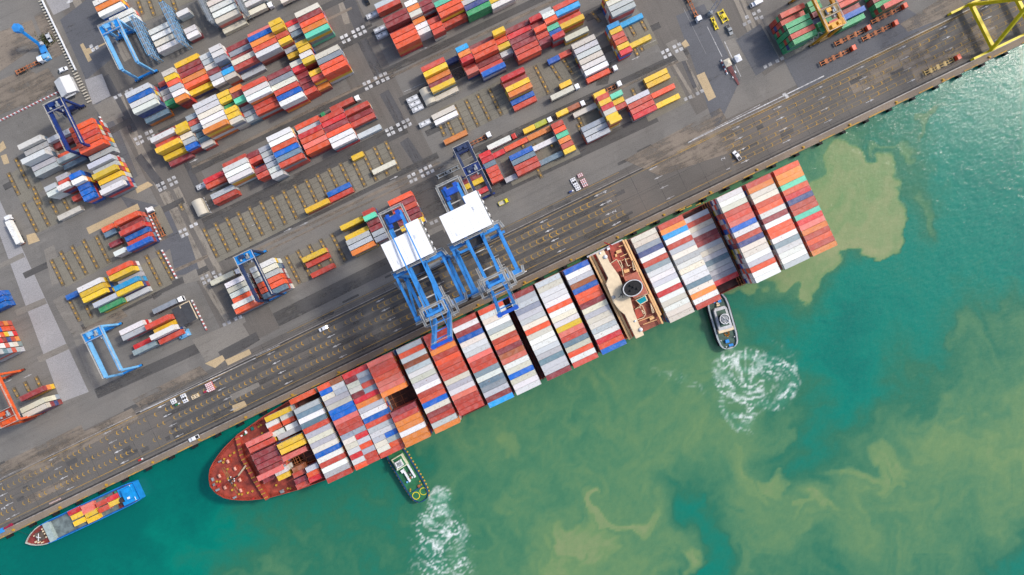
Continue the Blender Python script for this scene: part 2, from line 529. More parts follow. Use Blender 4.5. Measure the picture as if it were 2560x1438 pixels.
for d, a0, a1, st in ((10.6, 6, 345, 2.95), (16.1, 8, 338, 2.95), (21.5, 12, 332, 2.95)):
    a = a0
    while a < a1:
        if random.random() < 0.93 and not (98 > a > 40 and d > 20 and random.random() < 0.45):
            hook(qp(a, d), 1.0)
        a += st if a < 215 else 3.55
for d, a0 in ((21.6, 404), (17.0, 406), (12.8, 403), (9.0, 409)):
    a = a0
    while a < 560:
        hook(qp(a, d), 0.85, right=True)
        a += 4.8
_sheet[0] += 1
tag(hk.build('hook_marking', [M_YWORN], loc=(0, 0, 0.004 * _sheet[0])), kind='structure')
ln = []
for d in (9.5, 11.7, 15.0, 17.2, 20.4, 22.6):
    for k in range(10):
        a = 215 + k * 13
        ln.append(bandq(a, a + 12.4, d - 0.07, d + 0.07))
for d in (8.2, 9.9, 12.0, 13.7, 16.1, 17.9, 20.8, 22.5):
    ln.append(bandq(402, 900, d - 0.06, d + 0.06))
ln += [bandq(-40, 400, 6.2, 6.4), bandq(-40, 400, 25.0, 25.2), bandq(380, 900, 25.2, 25.4), bandq(380, 900, 25.9, 26.1), bandq(170, 350, 29.4, 29.55)]
sheet('yellow_line', M_YWORN, ln, False)
ar = MB()


def arrow(p, right):
    d = 1 if right else -1
    u, v = QU * d, QN
    def q(a, b): r = p + u * a + v * b; return (r.x, r.y)
    ar.flat([q(-2.3, -0.1), q(0.4, -0.13), q(0.4, 0.13), q(-2.3, 0.1)], 0)
    ar.flat([q(0.2, -0.45), q(2.3, 0), q(0.2, 0.45)], 0)


for d, off in ((7.4, 0), (13.4, 1), (18.8, 2), (24.0, 3)):
    for k in range(13):
        arrow(qp(12 + k * 29.6 - off * 0.5, d), False)
    for k in range(7):
        arrow(qp(408 + k * 22.5 + off, d), True)
for x, y, r in ((330, 1055 - 130, 1), (70, 940, 1), (20, 953, 1), (580, 450 + 0, 1), (485, 402, 1), (840, 90 + 50, 1), (1060, 122, 1), (1590, 145, 1), (1205, 175, 0), (640, 560, 1), (720, 575, 1), (760, 560, 1), (985, 445, 1), (1480, 320 - 60, 1)):
    arrow(W(x, y), bool(r))
_sheet[0] += 1
tag(ar.build('arrow_marking', [M_WWORN], loc=(0, 0, 0.004 * _sheet[0])), kind='structure')
sq = [(855, 94), (865, 89), (883, 80), (895, 74), (907, 68), (860, 105), (872, 100), (888, 91), (901, 85), (912, 79), (911, 210), (922, 205), (938.5, 196), (952, 189), (963, 184.5), (917, 222), (927.5, 216), (944.5, 207),
      (957.5, 201), (969, 196), (967, 326), (978, 321), (995, 312.5), (1008.6, 305.5), (1019, 300.5), (972.6, 337), (983, 332), (1000.6, 324), (1013.6, 317), (1025, 311), (1023, 442), (1034, 436), (1052, 428), (1064, 421), (1075.5, 416),
      (1028.5, 454), (1039, 449), (1057, 440), (1070, 433), (1081, 427.6), (1079, 558), (1090.5, 553), (1107, 544), (1119.5, 538), (395.6, 464), (407, 458), (423.6, 450), (435, 444.5), (401, 475), (412, 469.5), (429, 461.5), (440.7, 456),
      (339, 347.6), (350.5, 342.6), (367, 334), (378, 329), (345, 359), (355.5, 354), (373, 346), (384, 340), (289, 244), (300, 238), (317.5, 230), (328.5, 224), (451, 579), (462, 574), (479, 566), (490, 560), (456.5, 590.5), (467, 585.5),
      (506, 696), (517, 690), (534, 682), (511, 707), (522.6, 701), (539.6, 692.7), (550.7, 687), (561.5, 811.6), (572.7, 806), (590, 797), (601, 793), (1657, 131.5), (1668, 126), (1686, 117), (1698, 111.4), (1663, 143), (1674, 137), (1692, 128.5),
      (1703, 123), (1714, 248), (1726, 243), (1744, 234), (1755, 228), (1867, 43), (1885, 34.6), (1897, 28), (1861.5, 61), (1873, 55), (1891, 46), (1904, 44), (1913, 167), (1925, 161), (1943, 153), (1955, 146.5), (228, 116), (233, 125), (243, 119),
      (170, 5), (178, 2), (1961, 237), (1967, 242)]
sheet('square_marking', M_WWORN, [[W(x, y) + U * a * 0.85 + V * b * 0.8 for a, b in ((-1, -1), (1, -1), (1, 1), (-1, 1))] for x, y in sq], False)
sheet('white_line', M_WWORN, [strip(1720, 357, 2060, 190, 0.5), strip(1730, 350, 1900, 262, 0.2), strip(0, 1200, 330, 1040, 0.15), strip(350, 1030, 640, 895, 0.35), strip(640, 890, 700, 862, 0.2),
                              strip(1768, 67, 1805, 142, 0.3), strip(1811, 104, 1852, 192, 0.35), strip(1708, 20, 1765, 135, 0.12), strip(850, 960, 1000, 900, 0.12),
                              strip(1100, 430, 1330, 320, 0.14), strip(1010, 230, 1310, 95, 0.14), strip(1450, 190, 1640, 100, 0.14)], False)
_sheet[0] += 1
for ch, x, y in (('4', 1513, 480), ('3', 1524, 503.6), ('2', 1536, 529), ('1', 1548, 555), ('2', 1808, 397), ('1', 1821, 422), ('2', 9, 1271), ('1', 21, 1297)):
    cu = bpy.data.curves.new('lane_number', 'FONT')
    cu.body = ch; cu.size = 2.9; cu.align_x = 'CENTER'; cu.align_y = 'CENTER'
    o = bpy.data.objects.new('lane_number', cu)
    cu.materials.append(M_WLINE)
    C.objects.link(o)
    p = W(x, y); p.z = 0.004 * _sheet[0]
    o.location = p; o.rotation_euler = (0, 0, TH + math.pi / 2)
    tag(o, kind='structure')

# sleeper beams with twist-lock pads under the container slots
bars = [(509 + 28.4 * i, 571 - 13.6 * i, 35, 72) for i in range(17)]
bars += [(715 + 28.4 * i, 640 - 13.8 * i, 35, 68) for i in range(5)]
bars += [(1135 + 29 * i, 264 - 13.8 * i, 32, 66) for i in range(4)] + [(1337, 165, 35, 70), (1369, 150, 33, 50), (1399, 136, 33, 50), (1573, 63, 15, 27), (1601, 50, 15, 27), (1601, 118, 6, 10), (1094, 300, 18, 40), (1118, 302, 18, 40)]
bars += [(39, 396, 37, 74), (21, 433, 27, 55), (58, 508, 36, 72), (85, 491, 38, 74), (125, 500, 19, 35), (153, 488, 20, 38), (151, 629, 38, 72), (179, 615, 38, 71), (208, 600, 37, 71), (240, 590, 33, 67), (128, 650, 31, 64),
         (365, 639, 38, 76), (394, 627, 39, 73), (173, 750, 27, 53), (215, 765, 15, 30), (1478, 30, 22, 25), (1330, 395, 25, 50), (1372, 350, 10, 20), (1444, 310, 20, 40), (1300, 350, 10, 20), (1335, 360, 10, 20), (1585, 120, 10, 20), (345, 2, 12, 34), (372, 0, 14, 40), (400, -5, 14, 40), (428, -10, 14, 40), (83, 50 + 418, 20, 45),
         (1440, 280, 20, 45), (1580, 222, 20, 45), (450, 510, 8, 16), (34, 970, 14, 26), (62, 955, 14, 28), (90, 942, 16, 34)]
M_BEAM = paint('sleeper_concrete', (142, 124, 96), 0.85, 0.35)
M_BASE = paint('sleeper_bed', (104, 98, 88), 0.9, 0.3)
M_PAD = paint('yellow_pad', (214, 164, 50), 0.65, 0.35)
for x, y, dx, dy in bars:
    a = W(x, y); b = W(x + dx, y + dy)
    L_ = (b - a).length
    m = MB()
    m.box(L_ / 2, 0, 0, L_, 1.2, 0.16, 0).box(L_ / 2, 0, 0, L_ + 0.3, 2.3, 0.02, 2)
    n = max(1, round(L_ / 2.7))
    for k in range(n):
        t = (k + 0.5) * L_ / n
        m.prism([(t + 0.42 * math.cos(q), 0.42 * math.sin(q)) for q in [i * math.pi / 4 for i in range(8)]], 0.16, 0.3, 1)
    o = m.build('sleeper_beam', [M_BEAM, M_PAD, M_BASE], ground, (a.x, a.y, 0.004 * _sheet[0] + 0.002), math.atan2(b.y - a.y, b.x - a.x))

# ------------------------------------------------------------------ water
WZ = -3.2
xs = np.concatenate([np.linspace(-2500, -330, 25), np.arange(-325, 330, 0.9), np.linspace(335, 2500, 25)])
ys = np.concatenate([np.linspace(-2500, -230, 25), np.arange(-226, 226, 0.9), np.linspace(230, 2500, 25)])
lat = np.array([
    # x = 0 160 320 480 640 800 960 1120 1280 1440 1600 1760 1920 2080 2240 2400 2560 ; y = 0 160 ... 1440
    [0, 0, 0, 0, 0, 0, 0, 0, 0, 0, 0, 0, 0, 0, 0.1, 0.1, 0.1],
    [0, 0, 0, 0, 0, 0, 0, 0, 0, 0, 0, 0, 0, 0.2, 0.14, 0.1, 0.1],
    [0, 0, 0, 0, 0, 0, 0, 0, 0, 0, 0, 0.3, 0.3, 0.45, 0.25, 0.1, 0.1],
    [0, 0, 0, 0, 0, 0, 0, 0, .4, .45, .48, .5, .5, .7, .3, 0.1, 0.1],
    [0, 0, 0, 0, 0, 0, .3, .4, .45, .48, .48, .5, .5, .5, .14, 0.1, 0.1],
    [0, 0, 0, 0, 0, 0, 0, .3, .45, .45, .5, .45, .22, 0.06, 0.08, .2, .42],
    [0, 0, 0, 0, 0, .05, .3, .45, .48, .5, .55, .52, .3, 0.06, .28, .42, .58],
    [0, 0, 0, 0, .1, .15, .25, .52, .5, .47, .55, .6, .55, .25, .4, .72, .7],
    [0, 0, 0, .02, .25, .28, .28, .4, .5, .56, .62, .2, .62, .6, .6, .55, .6],
    [0, 0, 0.02, .15, .38, .32, .3, .42, .56, .66, .66, .14, .45, .35, .45, .42, .2]], float)


def lattice(px, py):
    gx = np.clip(px / 160, 0, 15.999); gy = np.clip(py / 160, 0, 8.999)
    ix = gx.astype(int); iy = gy.astype(int)
    fx = gx - ix; fy = gy - iy
    fx = fx * fx * (3 - 2 * fx); fy = fy * fy * (3 - 2 * fy)
    return (lat[iy, ix] * (1 - fx) + lat[iy, ix + 1] * fx) * (1 - fy) + (lat[iy + 1, ix] * (1 - fx) + lat[iy + 1, ix + 1] * fx) * fy


X, Y = np.meshgrid(xs, ys)
fw = S / (1 - WZ / H)
PX, PY = 1280 + X * fw, 719 - Y * fw


def vnoise(x, y, seed):
    r = np.random.default_rng(seed); t = r.random((64, 64)).astype(np.float32)
    xi = np.floor(x).astype(np.int32); yi = np.floor(y).astype(np.int32)
    fx = x - xi; fy = y - yi; fx = fx * fx * (3 - 2 * fx); fy = fy * fy * (3 - 2 * fy)
    x0, x1, y0, y1 = xi & 63, (xi + 1) & 63, yi & 63, (yi + 1) & 63
    return (t[y0, x0] * (1 - fx) + t[y0, x1] * fx) * (1 - fy) + (t[y1, x0] * (1 - fx) + t[y1, x1] * fx) * fy - 0.5


def fbm(x, y, seed, octaves=5, gain=0.55):
    s_, a_ = 0, 1.0
    for k in range(octaves):
        s_ = s_ + a_ * vnoise(x * 2 ** k + 17.3 * k, y * 2 ** k - 9.1 * k, seed + k); a_ *= gain
    return s_


# the silt is stirred: the map is carried along a turbulent, divergence-free current
wx, wy = PX.copy(), PY.copy()
for st_ in range(7):
    vx = vy = 0
    for sc_, am_, sd_ in ((210, 10.0, 11), (95, 7.5, 12), (44, 5.0, 13), (20, 2.4, 14)):
        e_ = 0.06
        u_, v_ = wx / sc_, wy / sc_
        c_ = vnoise(u_, v_, sd_)
        vx = vx + am_ * (vnoise(u_, v_ + e_, sd_) - c_) / e_
        vy = vy - am_ * (vnoise(u_ + e_, v_, sd_) - c_) / e_
    wx = wx + vx; wy = wy + vy
wx = wx + 16 * fbm(PX / 26, PY / 26, 40, 3); wy = wy + 16 * fbm(PX / 26, PY / 26, 50, 3)
SED = lattice(wx, wy)


def blob(cx, cy, rx, ry, ang, amp, edge=0.25):
    c, s = math.cos(math.radians(ang)), math.sin(math.radians(ang))
    dx, dy = wx - cx, wy - cy
    d = np.sqrt(((dx * c + dy * s) / rx) ** 2 + ((-dx * s + dy * c) / ry) ** 2)
    t = np.clip((1 - d) / edge, 0, 1)
    return amp * t * t * (3 - 2 * t)


for b_ in ((2110, 520, 135, 170, 5, .84, .16), (2080, 440, 115, 115, 0, .8, .2), (2040, 650, 115, 50, 10, .8, .2), (1900, 715, 80, 46, -35, .74, .3), (2150, 600, 100, 85, 20, .88, .16), (2245, 390, 34, 80, 80, .5, .7), (2290, 500, 34, 80, -10, .46, .8),
           (2300, 340, 34, 26, 0, .5, .6), (1500, 1330, 150, 120, 15, .86, .7), (1560, 1255, 100, 55, 0, .84, .6), (1420, 1400, 150, 80, 0, .8, .9), (1690, 1380, 70, 45, 40, .76, .8), (1250, 1130, 60, 90, 0, .64, .8), (1140, 1060, 85, 65, 0, .6, .9),
           (1930, 1180, 65, 90, 0, .7, .7), (2010, 1185, 85, 40, -15, .76, .6), (1990, 1060, 50, 40, 0, .5, .7), (2010, 1260, 100, 46, 0, .76, .7), (2180, 1200, 130, 60, 0, .7, .8), (2380, 1080, 150, 120, 30, .72, 1.0), (2260, 1180, 160, 60, -8, .74, .7),
           (2190, 1270, 55, 90, 20, .66, .8), (2440, 860, 220, 100, 0, .46, 1.0), (2330, 1020, 160, 100, -30, .58, 1.0), (640, 1400, 120, 60, -10, .42, .8), (760, 1330, 120, 50, 0, .34, .8)):
    SED = np.maximum(SED, blob(*b_))
SED = np.clip(SED + np.clip(SED * 2.2, 0, 1) * (0.13 * fbm(wx / 40, wy / 40, 61, 5) + 0.05 * fbm(PX / 9, PY / 14, 70, 3)), 0, 1)

# wash of the tugs: threads wound up by eddies
fx_, fy_ = PX.copy(), PY.copy()
for cx, cy, R, k_ in ((1890, 945, 70, 1.5), (1872, 905, 34, -1.6), (1945, 960, 38, 1.2), (1845, 1000, 44, -1.1), (1098, 1255, 30, 1.5), (1070, 1300, 26, -1.6), (1125, 1310, 30, 1.3), (1095, 1360, 40, -1.1), (1140, 1400, 40, 1.0), (1070, 1410, 36, 1.2)):
    dx, dy = fx_ - cx, fy_ - cy
    t = k_ * np.exp(-(dx * dx + dy * dy) / R ** 2)
    c_, s_ = np.cos(t), np.sin(t)
    fx_, fy_ = cx + dx * c_ - dy * s_, cy + dx * s_ + dy * c_
fx_ = fx_ + 12 * fbm(PX / 30, PY / 30, 80, 3); fy_ = fy_ + 12 * fbm(PX / 30, PY / 30, 90, 3)


MASK = np.zeros_like(SED)


def ring(cx, cy, rx, ry, ang, amp, w):
    c, s = math.cos(math.radians(ang)), math.sin(math.radians(ang))
    dx, dy = PX - cx + 22 * vnoise(PX / 34, PY / 34, 9), PY - cy + 22 * vnoise(PX / 34, PY / 34, 10)
    d = np.sqrt(((dx * c + dy * s) / rx) ** 2 + ((-dx * s + dy * c) / ry) ** 2)
    return amp * np.exp(-((d - 1) / w) ** 2)


def puff(cx, cy, rx, ry, ang, amp):
    c, s = math.cos(math.radians(ang)), math.sin(math.radians(ang))
    dx, dy = PX - cx + 16 * vnoise(PX / 26, PY / 26, 19), PY - cy + 16 * vnoise(PX / 26, PY / 26, 20)
    d = ((dx * c + dy * s) / rx) ** 2 + ((-dx * s + dy * c) / ry) ** 2
    return amp * np.exp(-d)


for q in ((1895, 945, 84, 62, 25, .52, .22), (1875, 908, 30, 22, 10, .7, .4), (1838, 985, 34, 84, -15, .46, .35), (1915, 970, 40, 44, 0, .46, .35)):
    MASK = np.maximum(MASK, ring(*q))
for q in ((1862, 890, 30, 12, 25, .95), (1900, 906, 46, 11, 22, .85), (1985, 930, 10, 24, -15, .8), (1972, 968, 10, 26, -15, .8), (1955, 992, 20, 10, -25, .7), (1845, 1042, 30, 8, 0, .72), (1880, 960, 84, 74, 0, .4), (1812, 960, 12, 60, -12, .45), (1700, 950, 90, 14, 22, .3), (1960, 880, 50, 20, 30, .3),
          (1100, 1242, 24, 20, 0, 1.0), (1102, 1275, 32, 24, 20, .92), (1072, 1303, 26, 15, 40, .98), (1118, 1330, 34, 34, 0, .64), (1085, 1365, 42, 42, 0, .62), (1090, 1425, 55, 50, 0, .58), (1145, 1400, 40, 70, 0, .5), (1150, 1340, 24, 60, -10, .5), (1050, 1335, 24, 44, 0, .46)):
    MASK = np.maximum(MASK, puff(*q))
def threads(sx, sy, seed, w):
    d = np.abs(fbm(fx_ / sx, fy_ / sy, seed, 3, 0.42)) / (0.014 + w * MASK)
    return np.exp(-d * d)


LINES = np.maximum(threads(46, 38, 101, 0.075), np.maximum(threads(26, 23, 111, 0.07), 0.8 * threads(14, 13, 121, 0.07)))
PATCH = np.clip(0.82 + 1.3 * fbm(fx_ / 34, fy_ / 34, 141, 4), 0.12, 1)
FOAM = LINES * PATCH * np.clip((MASK - 0.1) * 3, 0, 1) * np.clip(0.6 + 0.8 * MASK, 0, 1)
FOAM = np.maximum(FOAM, np.clip((MASK - 0.66) * 2.2, 0, 1) * np.clip(0.6 + 1.5 * fbm(fx_ / 14, fy_ / 11, 131, 4), 0, 1))
nx, ny = len(xs), len(ys)
vv = np.stack([X.ravel(), Y.ravel(), np.full(nx * ny, WZ)], 1).astype(np.float32)
I = (np.arange(ny - 1)[:, None] * nx + np.arange(nx - 1)[None, :]).ravel()
F = np.stack([I, I + 1, I + nx + 1, I + nx], 1).astype(np.int32)
me = bpy.data.meshes.new('water')
me.vertices.add(len(vv)); me.vertices.foreach_set('co', vv.ravel())
me.loops.add(F.size); me.loops.foreach_set('vertex_index', F.ravel())
me.polygons.add(len(F)); me.polygons.foreach_set('loop_start', np.arange(0, F.size, 4, dtype=np.int32))
me.update(calc_edges=True)
for nm, arr in (('silt', SED), ('foam', FOAM), ('churn', MASK)):
    at = me.attributes.new(nm, 'FLOAT', 'POINT')
    at.data.foreach_set('value', arr.ravel().astype(np.float32))
mw, nt, b, N, L = nodes_of('harbour_water')
a1 = N('ShaderNodeAttribute'); a1.attribute_name = 'silt'
a2 = N('ShaderNodeAttribute'); a2.attribute_name = 'foam'
w0 = coords(nt)
n_a = noise(nt, w0, 0.03, 7, 0.6, 0.3)
n_b = noise(nt, coords(nt, (1.0, 0.6, 1), 0.6), 0.14, 8, 0.62, 0.25)
n_c = noise(nt, coords(nt, (0.9, 0.35, 1), 0.9), 0.55, 4, 0.6)
f = math_n(nt, 'ADD', a1.outputs['Fac'], math_n(nt, 'MULTIPLY', math_n(nt, 'SUBTRACT', n_a, 0.5), 0.14))
f = math_n(nt, 'ADD', f, math_n(nt, 'MULTIPLY', math_n(nt, 'SUBTRACT', n_b, 0.5), math_n(nt, 'MULTIPLY', ramp(nt, a1.outputs['Fac'], 0.03, 0.4), 0.14)))
f = math_n(nt, 'ADD', f, math_n(nt, 'MULTIPLY', math_n(nt, 'SUBTRACT', n_c, 0.5), 0.09), clamp=True)
cr = N('ShaderNodeValToRGB')
cr.color_ramp.interpolation = 'LINEAR'
el = cr.color_ramp.elements
WCOL = [(0.0, (0, 104, 93)), (0.12, (0, 124, 106)), (0.3, (46, 114, 88)), (0.5, (80, 129, 93)), (0.74, (110, 143, 95)), (1.0, (144, 153, 110))]
el[0].position = WCOL[0][0]; el[0].color = srgb(*WCOL[0][1])
el[1].position = 1.0; el[1].color = srgb(*WCOL[-1][1])
for p_, c_ in WCOL[1:-1]:
    e_ = el.new(p_); e_.color = srgb(*c_)
L(f, cr.inputs[0])
a3 = N('ShaderNodeAttribute'); a3.attribute_name = 'churn'
fo = math_n(nt, 'MULTIPLY', a2.outputs['Fac'], math_n(nt, 'ADD', math_n(nt, 'MULTIPLY', ramp(nt, noise(nt, w0, 1.1, 4, 0.7), 0.3, 0.6), 0.55), 0.45))
milky = mix(nt, math_n(nt, 'MULTIPLY', ramp(nt, a3.outputs['Fac'], 0.1, 0.9), 0.4), cr.outputs[0], srgb(96, 172, 142))
L(mix(nt, math_n(nt, 'MULTIPLY', fo, 0.95), milky, srgb(240, 246, 243)), b.inputs['Base Color'])
L(math_n(nt, 'ADD', math_n(nt, 'MULTIPLY', fo, 0.5), 0.06), b.inputs['Roughness'])
b.inputs['IOR'].default_value = 1.33
bp = N('ShaderNodeBump'); bp.inputs['Strength'].default_value = 0.55; bp.inputs['Distance'].default_value = 0.34
hsum = math_n(nt, 'ADD', noise(nt, coords(nt, (1.0, 0.45, 1), 0.9), 0.7, 6, 0.66), math_n(nt, 'MULTIPLY', noise(nt, w0, 0.16, 3, 0.5), 0.8))
L(hsum, bp.inputs['Height']); L(bp.outputs[0], b.inputs['Normal'])
me.materials.append(mw)
water = bpy.data.objects.new('water', me)
C.objects.link(water)
tag(water, kind='structure')
# ------------------------------------------------------------------ containers
PAL = {'w': ((238, 238, 234), 'white'), 'k': ((228, 222, 204), 'cream'), 'g': ((197, 201, 204), 'pale grey'), 'G': ((150, 163, 173), 'mid grey'),
       's': ((106, 134, 150), 'steel blue'), 'r': ((206, 76, 56), 'brick red'), 'R': ((216, 46, 50), 'bright red'), 'm': ((152, 58, 60), 'maroon'),
       'o': ((240, 138, 58), 'orange'), 'O': ((240, 92, 50), 'vermilion'), 'p': ((234, 120, 104), 'salmon'), 'b': ((14, 102, 196), 'blue'),
       'B': ((58, 74, 132), 'slate blue'), 'c': ((44, 164, 228), 'sky blue'), 'y': ((244, 200, 46), 'yellow'), 't': ((104, 220, 180), 'mint'),
       'e': ((62, 168, 108), 'green'), 'n': ((168, 92, 52), 'brown'), 'l': ((190, 200, 52), 'lime')}
LOWER = 'wggkGrrmmOopbBysR'
TIER, CH, CW = 2.75, 2.72, 2.40
LEN = {40: 12.19, 20: 6.06}
ORD = ['first', 'second', 'third', 'fourth', 'fifth', 'sixth', 'seventh', 'eighth', 'ninth', 'tenth', 'eleventh', 'twelfth', 'thirteenth', 'fourteenth', 'fifteenth', 'sixteenth', 'seventeenth', 'eighteenth']


def container_proto(name, ln, label, cat):
    h = ln / 2
    m = MB()
    # side walls with corrugation
    n = 24 if ln > 10 else 12
    for sgn in (-1, 1):
        y0 = sgn * (CW / 2 - 0.02); y1 = sgn * (CW / 2 - 0.06)
        xs_ = [(-h + 0.14) + (ln - 0.28) * i / (2 * n) for i in range(2 * n + 1)]
        vs = []
        for i, x in enumerate(xs_):
            y = y0 if (i // 1) % 2 == 0 else y1
            vs += [(x, y, 0.14), (x, y, CH - 0.1)]
        m.add(vs, [(2 * i, 2 * i + 2, 2 * i + 3, 2 * i + 1) for i in range(2 * n)], 0)
    # frame rails and posts
    for sgn in (-1, 1):
        m.box(0, sgn * (CW / 2 - 0.06), 0, ln - 0.3, 0.12, 0.15)
        m.box(0, sgn * (CW / 2 - 0.05), CH - 0.11, ln - 0.3, 0.1, 0.1)
        m.box(sgn * (h - 0.06), 0, 0, 0.12, CW - 0.32, 0.15)
        m.box(sgn * (h - 0.06), 0, CH - 0.12, 0.12, CW - 0.32, 0.11)
        for t in (-1, 1):
            m.box(sgn * (h - 0.08), t * (CW / 2 - 0.08), 0.12, 0.15, 0.15, CH - 0.24)
            m.box(sgn * (h - 0.09), t * (CW / 2 - 0.085), 0, 0.18, 0.17, 0.12, 1)
            m.box(sgn * (h - 0.09), t * (CW / 2 - 0.085), CH - 0.12, 0.18, 0.17, 0.12, 1)
    m.box(h - 0.09, 0, 0.14, 0.05, CW - 0.28, CH - 0.25)      # blind end wall
    body = m.build(name, [M_CON, M_CAST])
    tag(body, label, cat)
    r = MB()
    n = 20 if ln > 10 else 10
    xs_ = [(-h + 0.12) + (ln - 0.24) * i / (2 * n) for i in range(2 * n + 1)]
    vs = []
    for i, x in enumerate(xs_):
        z = CH - 0.03 if i % 2 == 0 else CH - 0.055
        vs += [(x, -CW / 2 + 0.1, z), (x, CW / 2 - 0.1, z)]
    r.add(vs, [(2 * i, 2 * i + 2, 2 * i + 3, 2 * i + 1) for i in range(2 * n)])
    r.build('roof', [M_CON], body)
    d = MB()
    for t in (-1, 1):
        d.box(-h + 0.08, t * 0.53, 0.16, 0.05, 1.0, CH - 0.3)
        for q in (-0.25, 0.25):
            d.tube((-h + 0.03, t * 0.53 + q, 0.2), (-h + 0.03, t * 0.53 + q, CH - 0.2), 0.03, 5, 1)
    d.build('door', [M_CON, M_CAST], body)
    return body


PROTO = {}
stk = {'v': [], 'f': [], 'c': []}
USED_LABELS = {}


def lower_box(loc, ang, ln, col):
    c, s = math.cos(ang), math.sin(ang)
    o = len(stk['v'])
    for dz in (0.02, CH):
        for dx, dy in ((-1, -1), (1, -1), (1, 1), (-1, 1)):
            a, b_ = dx * ln / 2, dy * CW / 2
            stk['v'].append((loc[0] + a * c - b_ * s, loc[1] + a * s + b_ * c, loc[2] + dz))
    for q in ((4, 5, 6, 7), (0, 1, 5, 4), (1, 2, 6, 5), (2, 3, 7, 6), (3, 0, 4, 7)):
        stk['f'].append([i + o for i in q]); stk['c'].append(col)


def jitter(rgb):
    k = random.uniform(0.88, 1.04)
    return srgb(*[min(255, max(0, q * k + random.uniform(-4, 4))) for q in rgb])


def container(loc, ang, size, letter, name, label, group):
    key = name
    rgb, _ = PAL[letter]
    col = jitter(rgb)
    if key not in PROTO:
        p = container_proto(name, LEN[size], label, 'container')
        PROTO[key] = p
        p.location = loc; p.rotation_euler = (0, 0, ang); p.color = col; p['group'] = group
        for ch in p.children: ch.color = col
        return p
    return copy_tree(PROTO[key], loc, ang, label, group, col)


def uniq(lab):
    n = USED_LABELS.get(lab, 0); USED_LABELS[lab] = n + 1
    return lab


def stack(pos, ang, size, letter, tiers, base, name, label, group):
    """a stack whose top container is a thing; those under it go into the joined mass"""
    for t in range(tiers - 1):
        lc = letter if random.random() < 0.3 else random.choice('eeeeermBe' if 'green block' in label else LOWER)
        a = ang + random.uniform(-0.003, 0.003)
        lower_box((pos.x + random.uniform(-.04, .04), pos.y + random.uniform(-.04, .04), base + t * TIER), a, LEN[size], jitter(PAL[lc][0]))
    j = Vector((random.uniform(-.05, .05), random.uniform(-.03, .03), 0))
    container((pos.x + j.x, pos.y + j.y, base + (tiers - 1) * TIER), ang + random.uniform(-0.004, 0.004), size, letter, name, uniq(label), group)


YB = []       # yard bays: block, x, y, size, tokens, pitch


def bay(block, x, y, size, toks, pitch=2.72):
    YB.append((block, x, y, size, toks, pitch))


T1 = 'tall block beside the white reefers'
for a in ((349, 223, 40, 'g5 b5 w5 w5 s2'), (405, 210, 20, 'r1 B1 g2 g2 e2'), (420, 180, 20, 'k4 y4 O4 g4 w4 o4'), (470, 150, 40, 'y3 m3 m3 o3 O3 y2'), (514, 140, 20, 'g3 g3 k3 m3 g3 w3'),
          (539, 120, 20, 'w4 w4 G4 B2 c3 k3'), (594, 113, 40, 'm2 G2 m2 k3 r3 g1'), (647, 80, 40, 'p3 b4 o4 O4 w4'), (688, 55, 20, 'y5 y5 r4 y4 g2 y2'), (730, 56, 20, 'R3 g3 s3 s2 y3 y3'), (766, 26, 40, 'k4 m4 O4 o4 t4')):
    bay(T1, *a)
T2 = 'second tall block from the reefers'
for a in ((416, 331, 40, 'm2 w4 r3 y4 y2 m1'), (457, 312, 20, 'y3 y4 k3 g3 b3'), (481, 291, 20, 'G3 r3 G3 s2 s2 k2'), (510, 256, 40, 'w4 w4 k4 w4 w4 o5'), (556, 236, 20, 'y4 y4 e3 y4 y4 k4'), (586, 223, 20, 'o4 m4 t4 G2 G2 g2'),
          (634, 209, 40, 'r5 w5 w5 r3 r3'), (699, 182, 40, 'm4 G4 k4 r4 b4 w4'), (739, 158, 20, 'k4 R4 m3 m3 m3 r3'), (764, 136, 20, 'w5 y5 m2 y4 r4 o2'), (816, 131, 40, 'k5 G5 O5 O5')):
    bay(T2, *a)
T3 = 'third tall block above the empty slots'
for a in ((541, 440, 40, 'R2 O2 - g2 r2'), (586, 403, 40, 'r3 w4 w4 w4'), (635, 384, 20, 'm3 r3 B1 m3 r3'), (660, 372, 20, 'g3 g3 g3 g3 w3 w3'), (693, 338, 40, 'w4 w4 O4 b4 s4 r4'), (768, 307, 40, 'O2 g2 R3 O3 p3 O3'),
          (830, 287, 40, 'r3 R3 m3 O3 w3 w3'), (889, 272, 40, 'r3 m2 r2 - g1')):
    bay(T3, *a)
for a in ((894, 390, 20, 'y1'), (960, 418, 40, 'k1'), (846, 475, 40, 'b1 r1'), (793, 514, 40, 'y2')):
    bay('mostly empty slots row', *a)
T5 = 'row between empty slots and quay lanes'
for a in ((592, 702, 40, 'w3 k3 w3 O3 w4 O4'), (655, 664, 40, 'w4 k4 g4 O4 O4 s4'), (784, 638, 40, 'y2 r1 - r1'), (880, 558, 40, 'y2 - y2 g3 g3 o3'), (921, 530, 20, 'r3 t4 m3 m3 g3 g3'), (1000, 496, 40, 'O3 m3 r3 m3 m3 y3')):
    bay(T5, *a)
T6 = 'white reefer block behind blue racks'
for a in ((262, -4, 40, 'w3 o3 w3', 2.9), (303, 38, 40, 'w2 w2', 2.9), (401, 69, 40, 'w2 w2 k2 w2', 3.1), (456, 31, 20, 'w2'), (475, 73, 20, 'w2 w2'), (547, -2, 40, 'k3 w3 w3 k3 k1', 3.0), (624, -10, 40, 'w2 w2', 3.0)):
    bay(T6, *a)
U1 = 'tall block at the top edge'
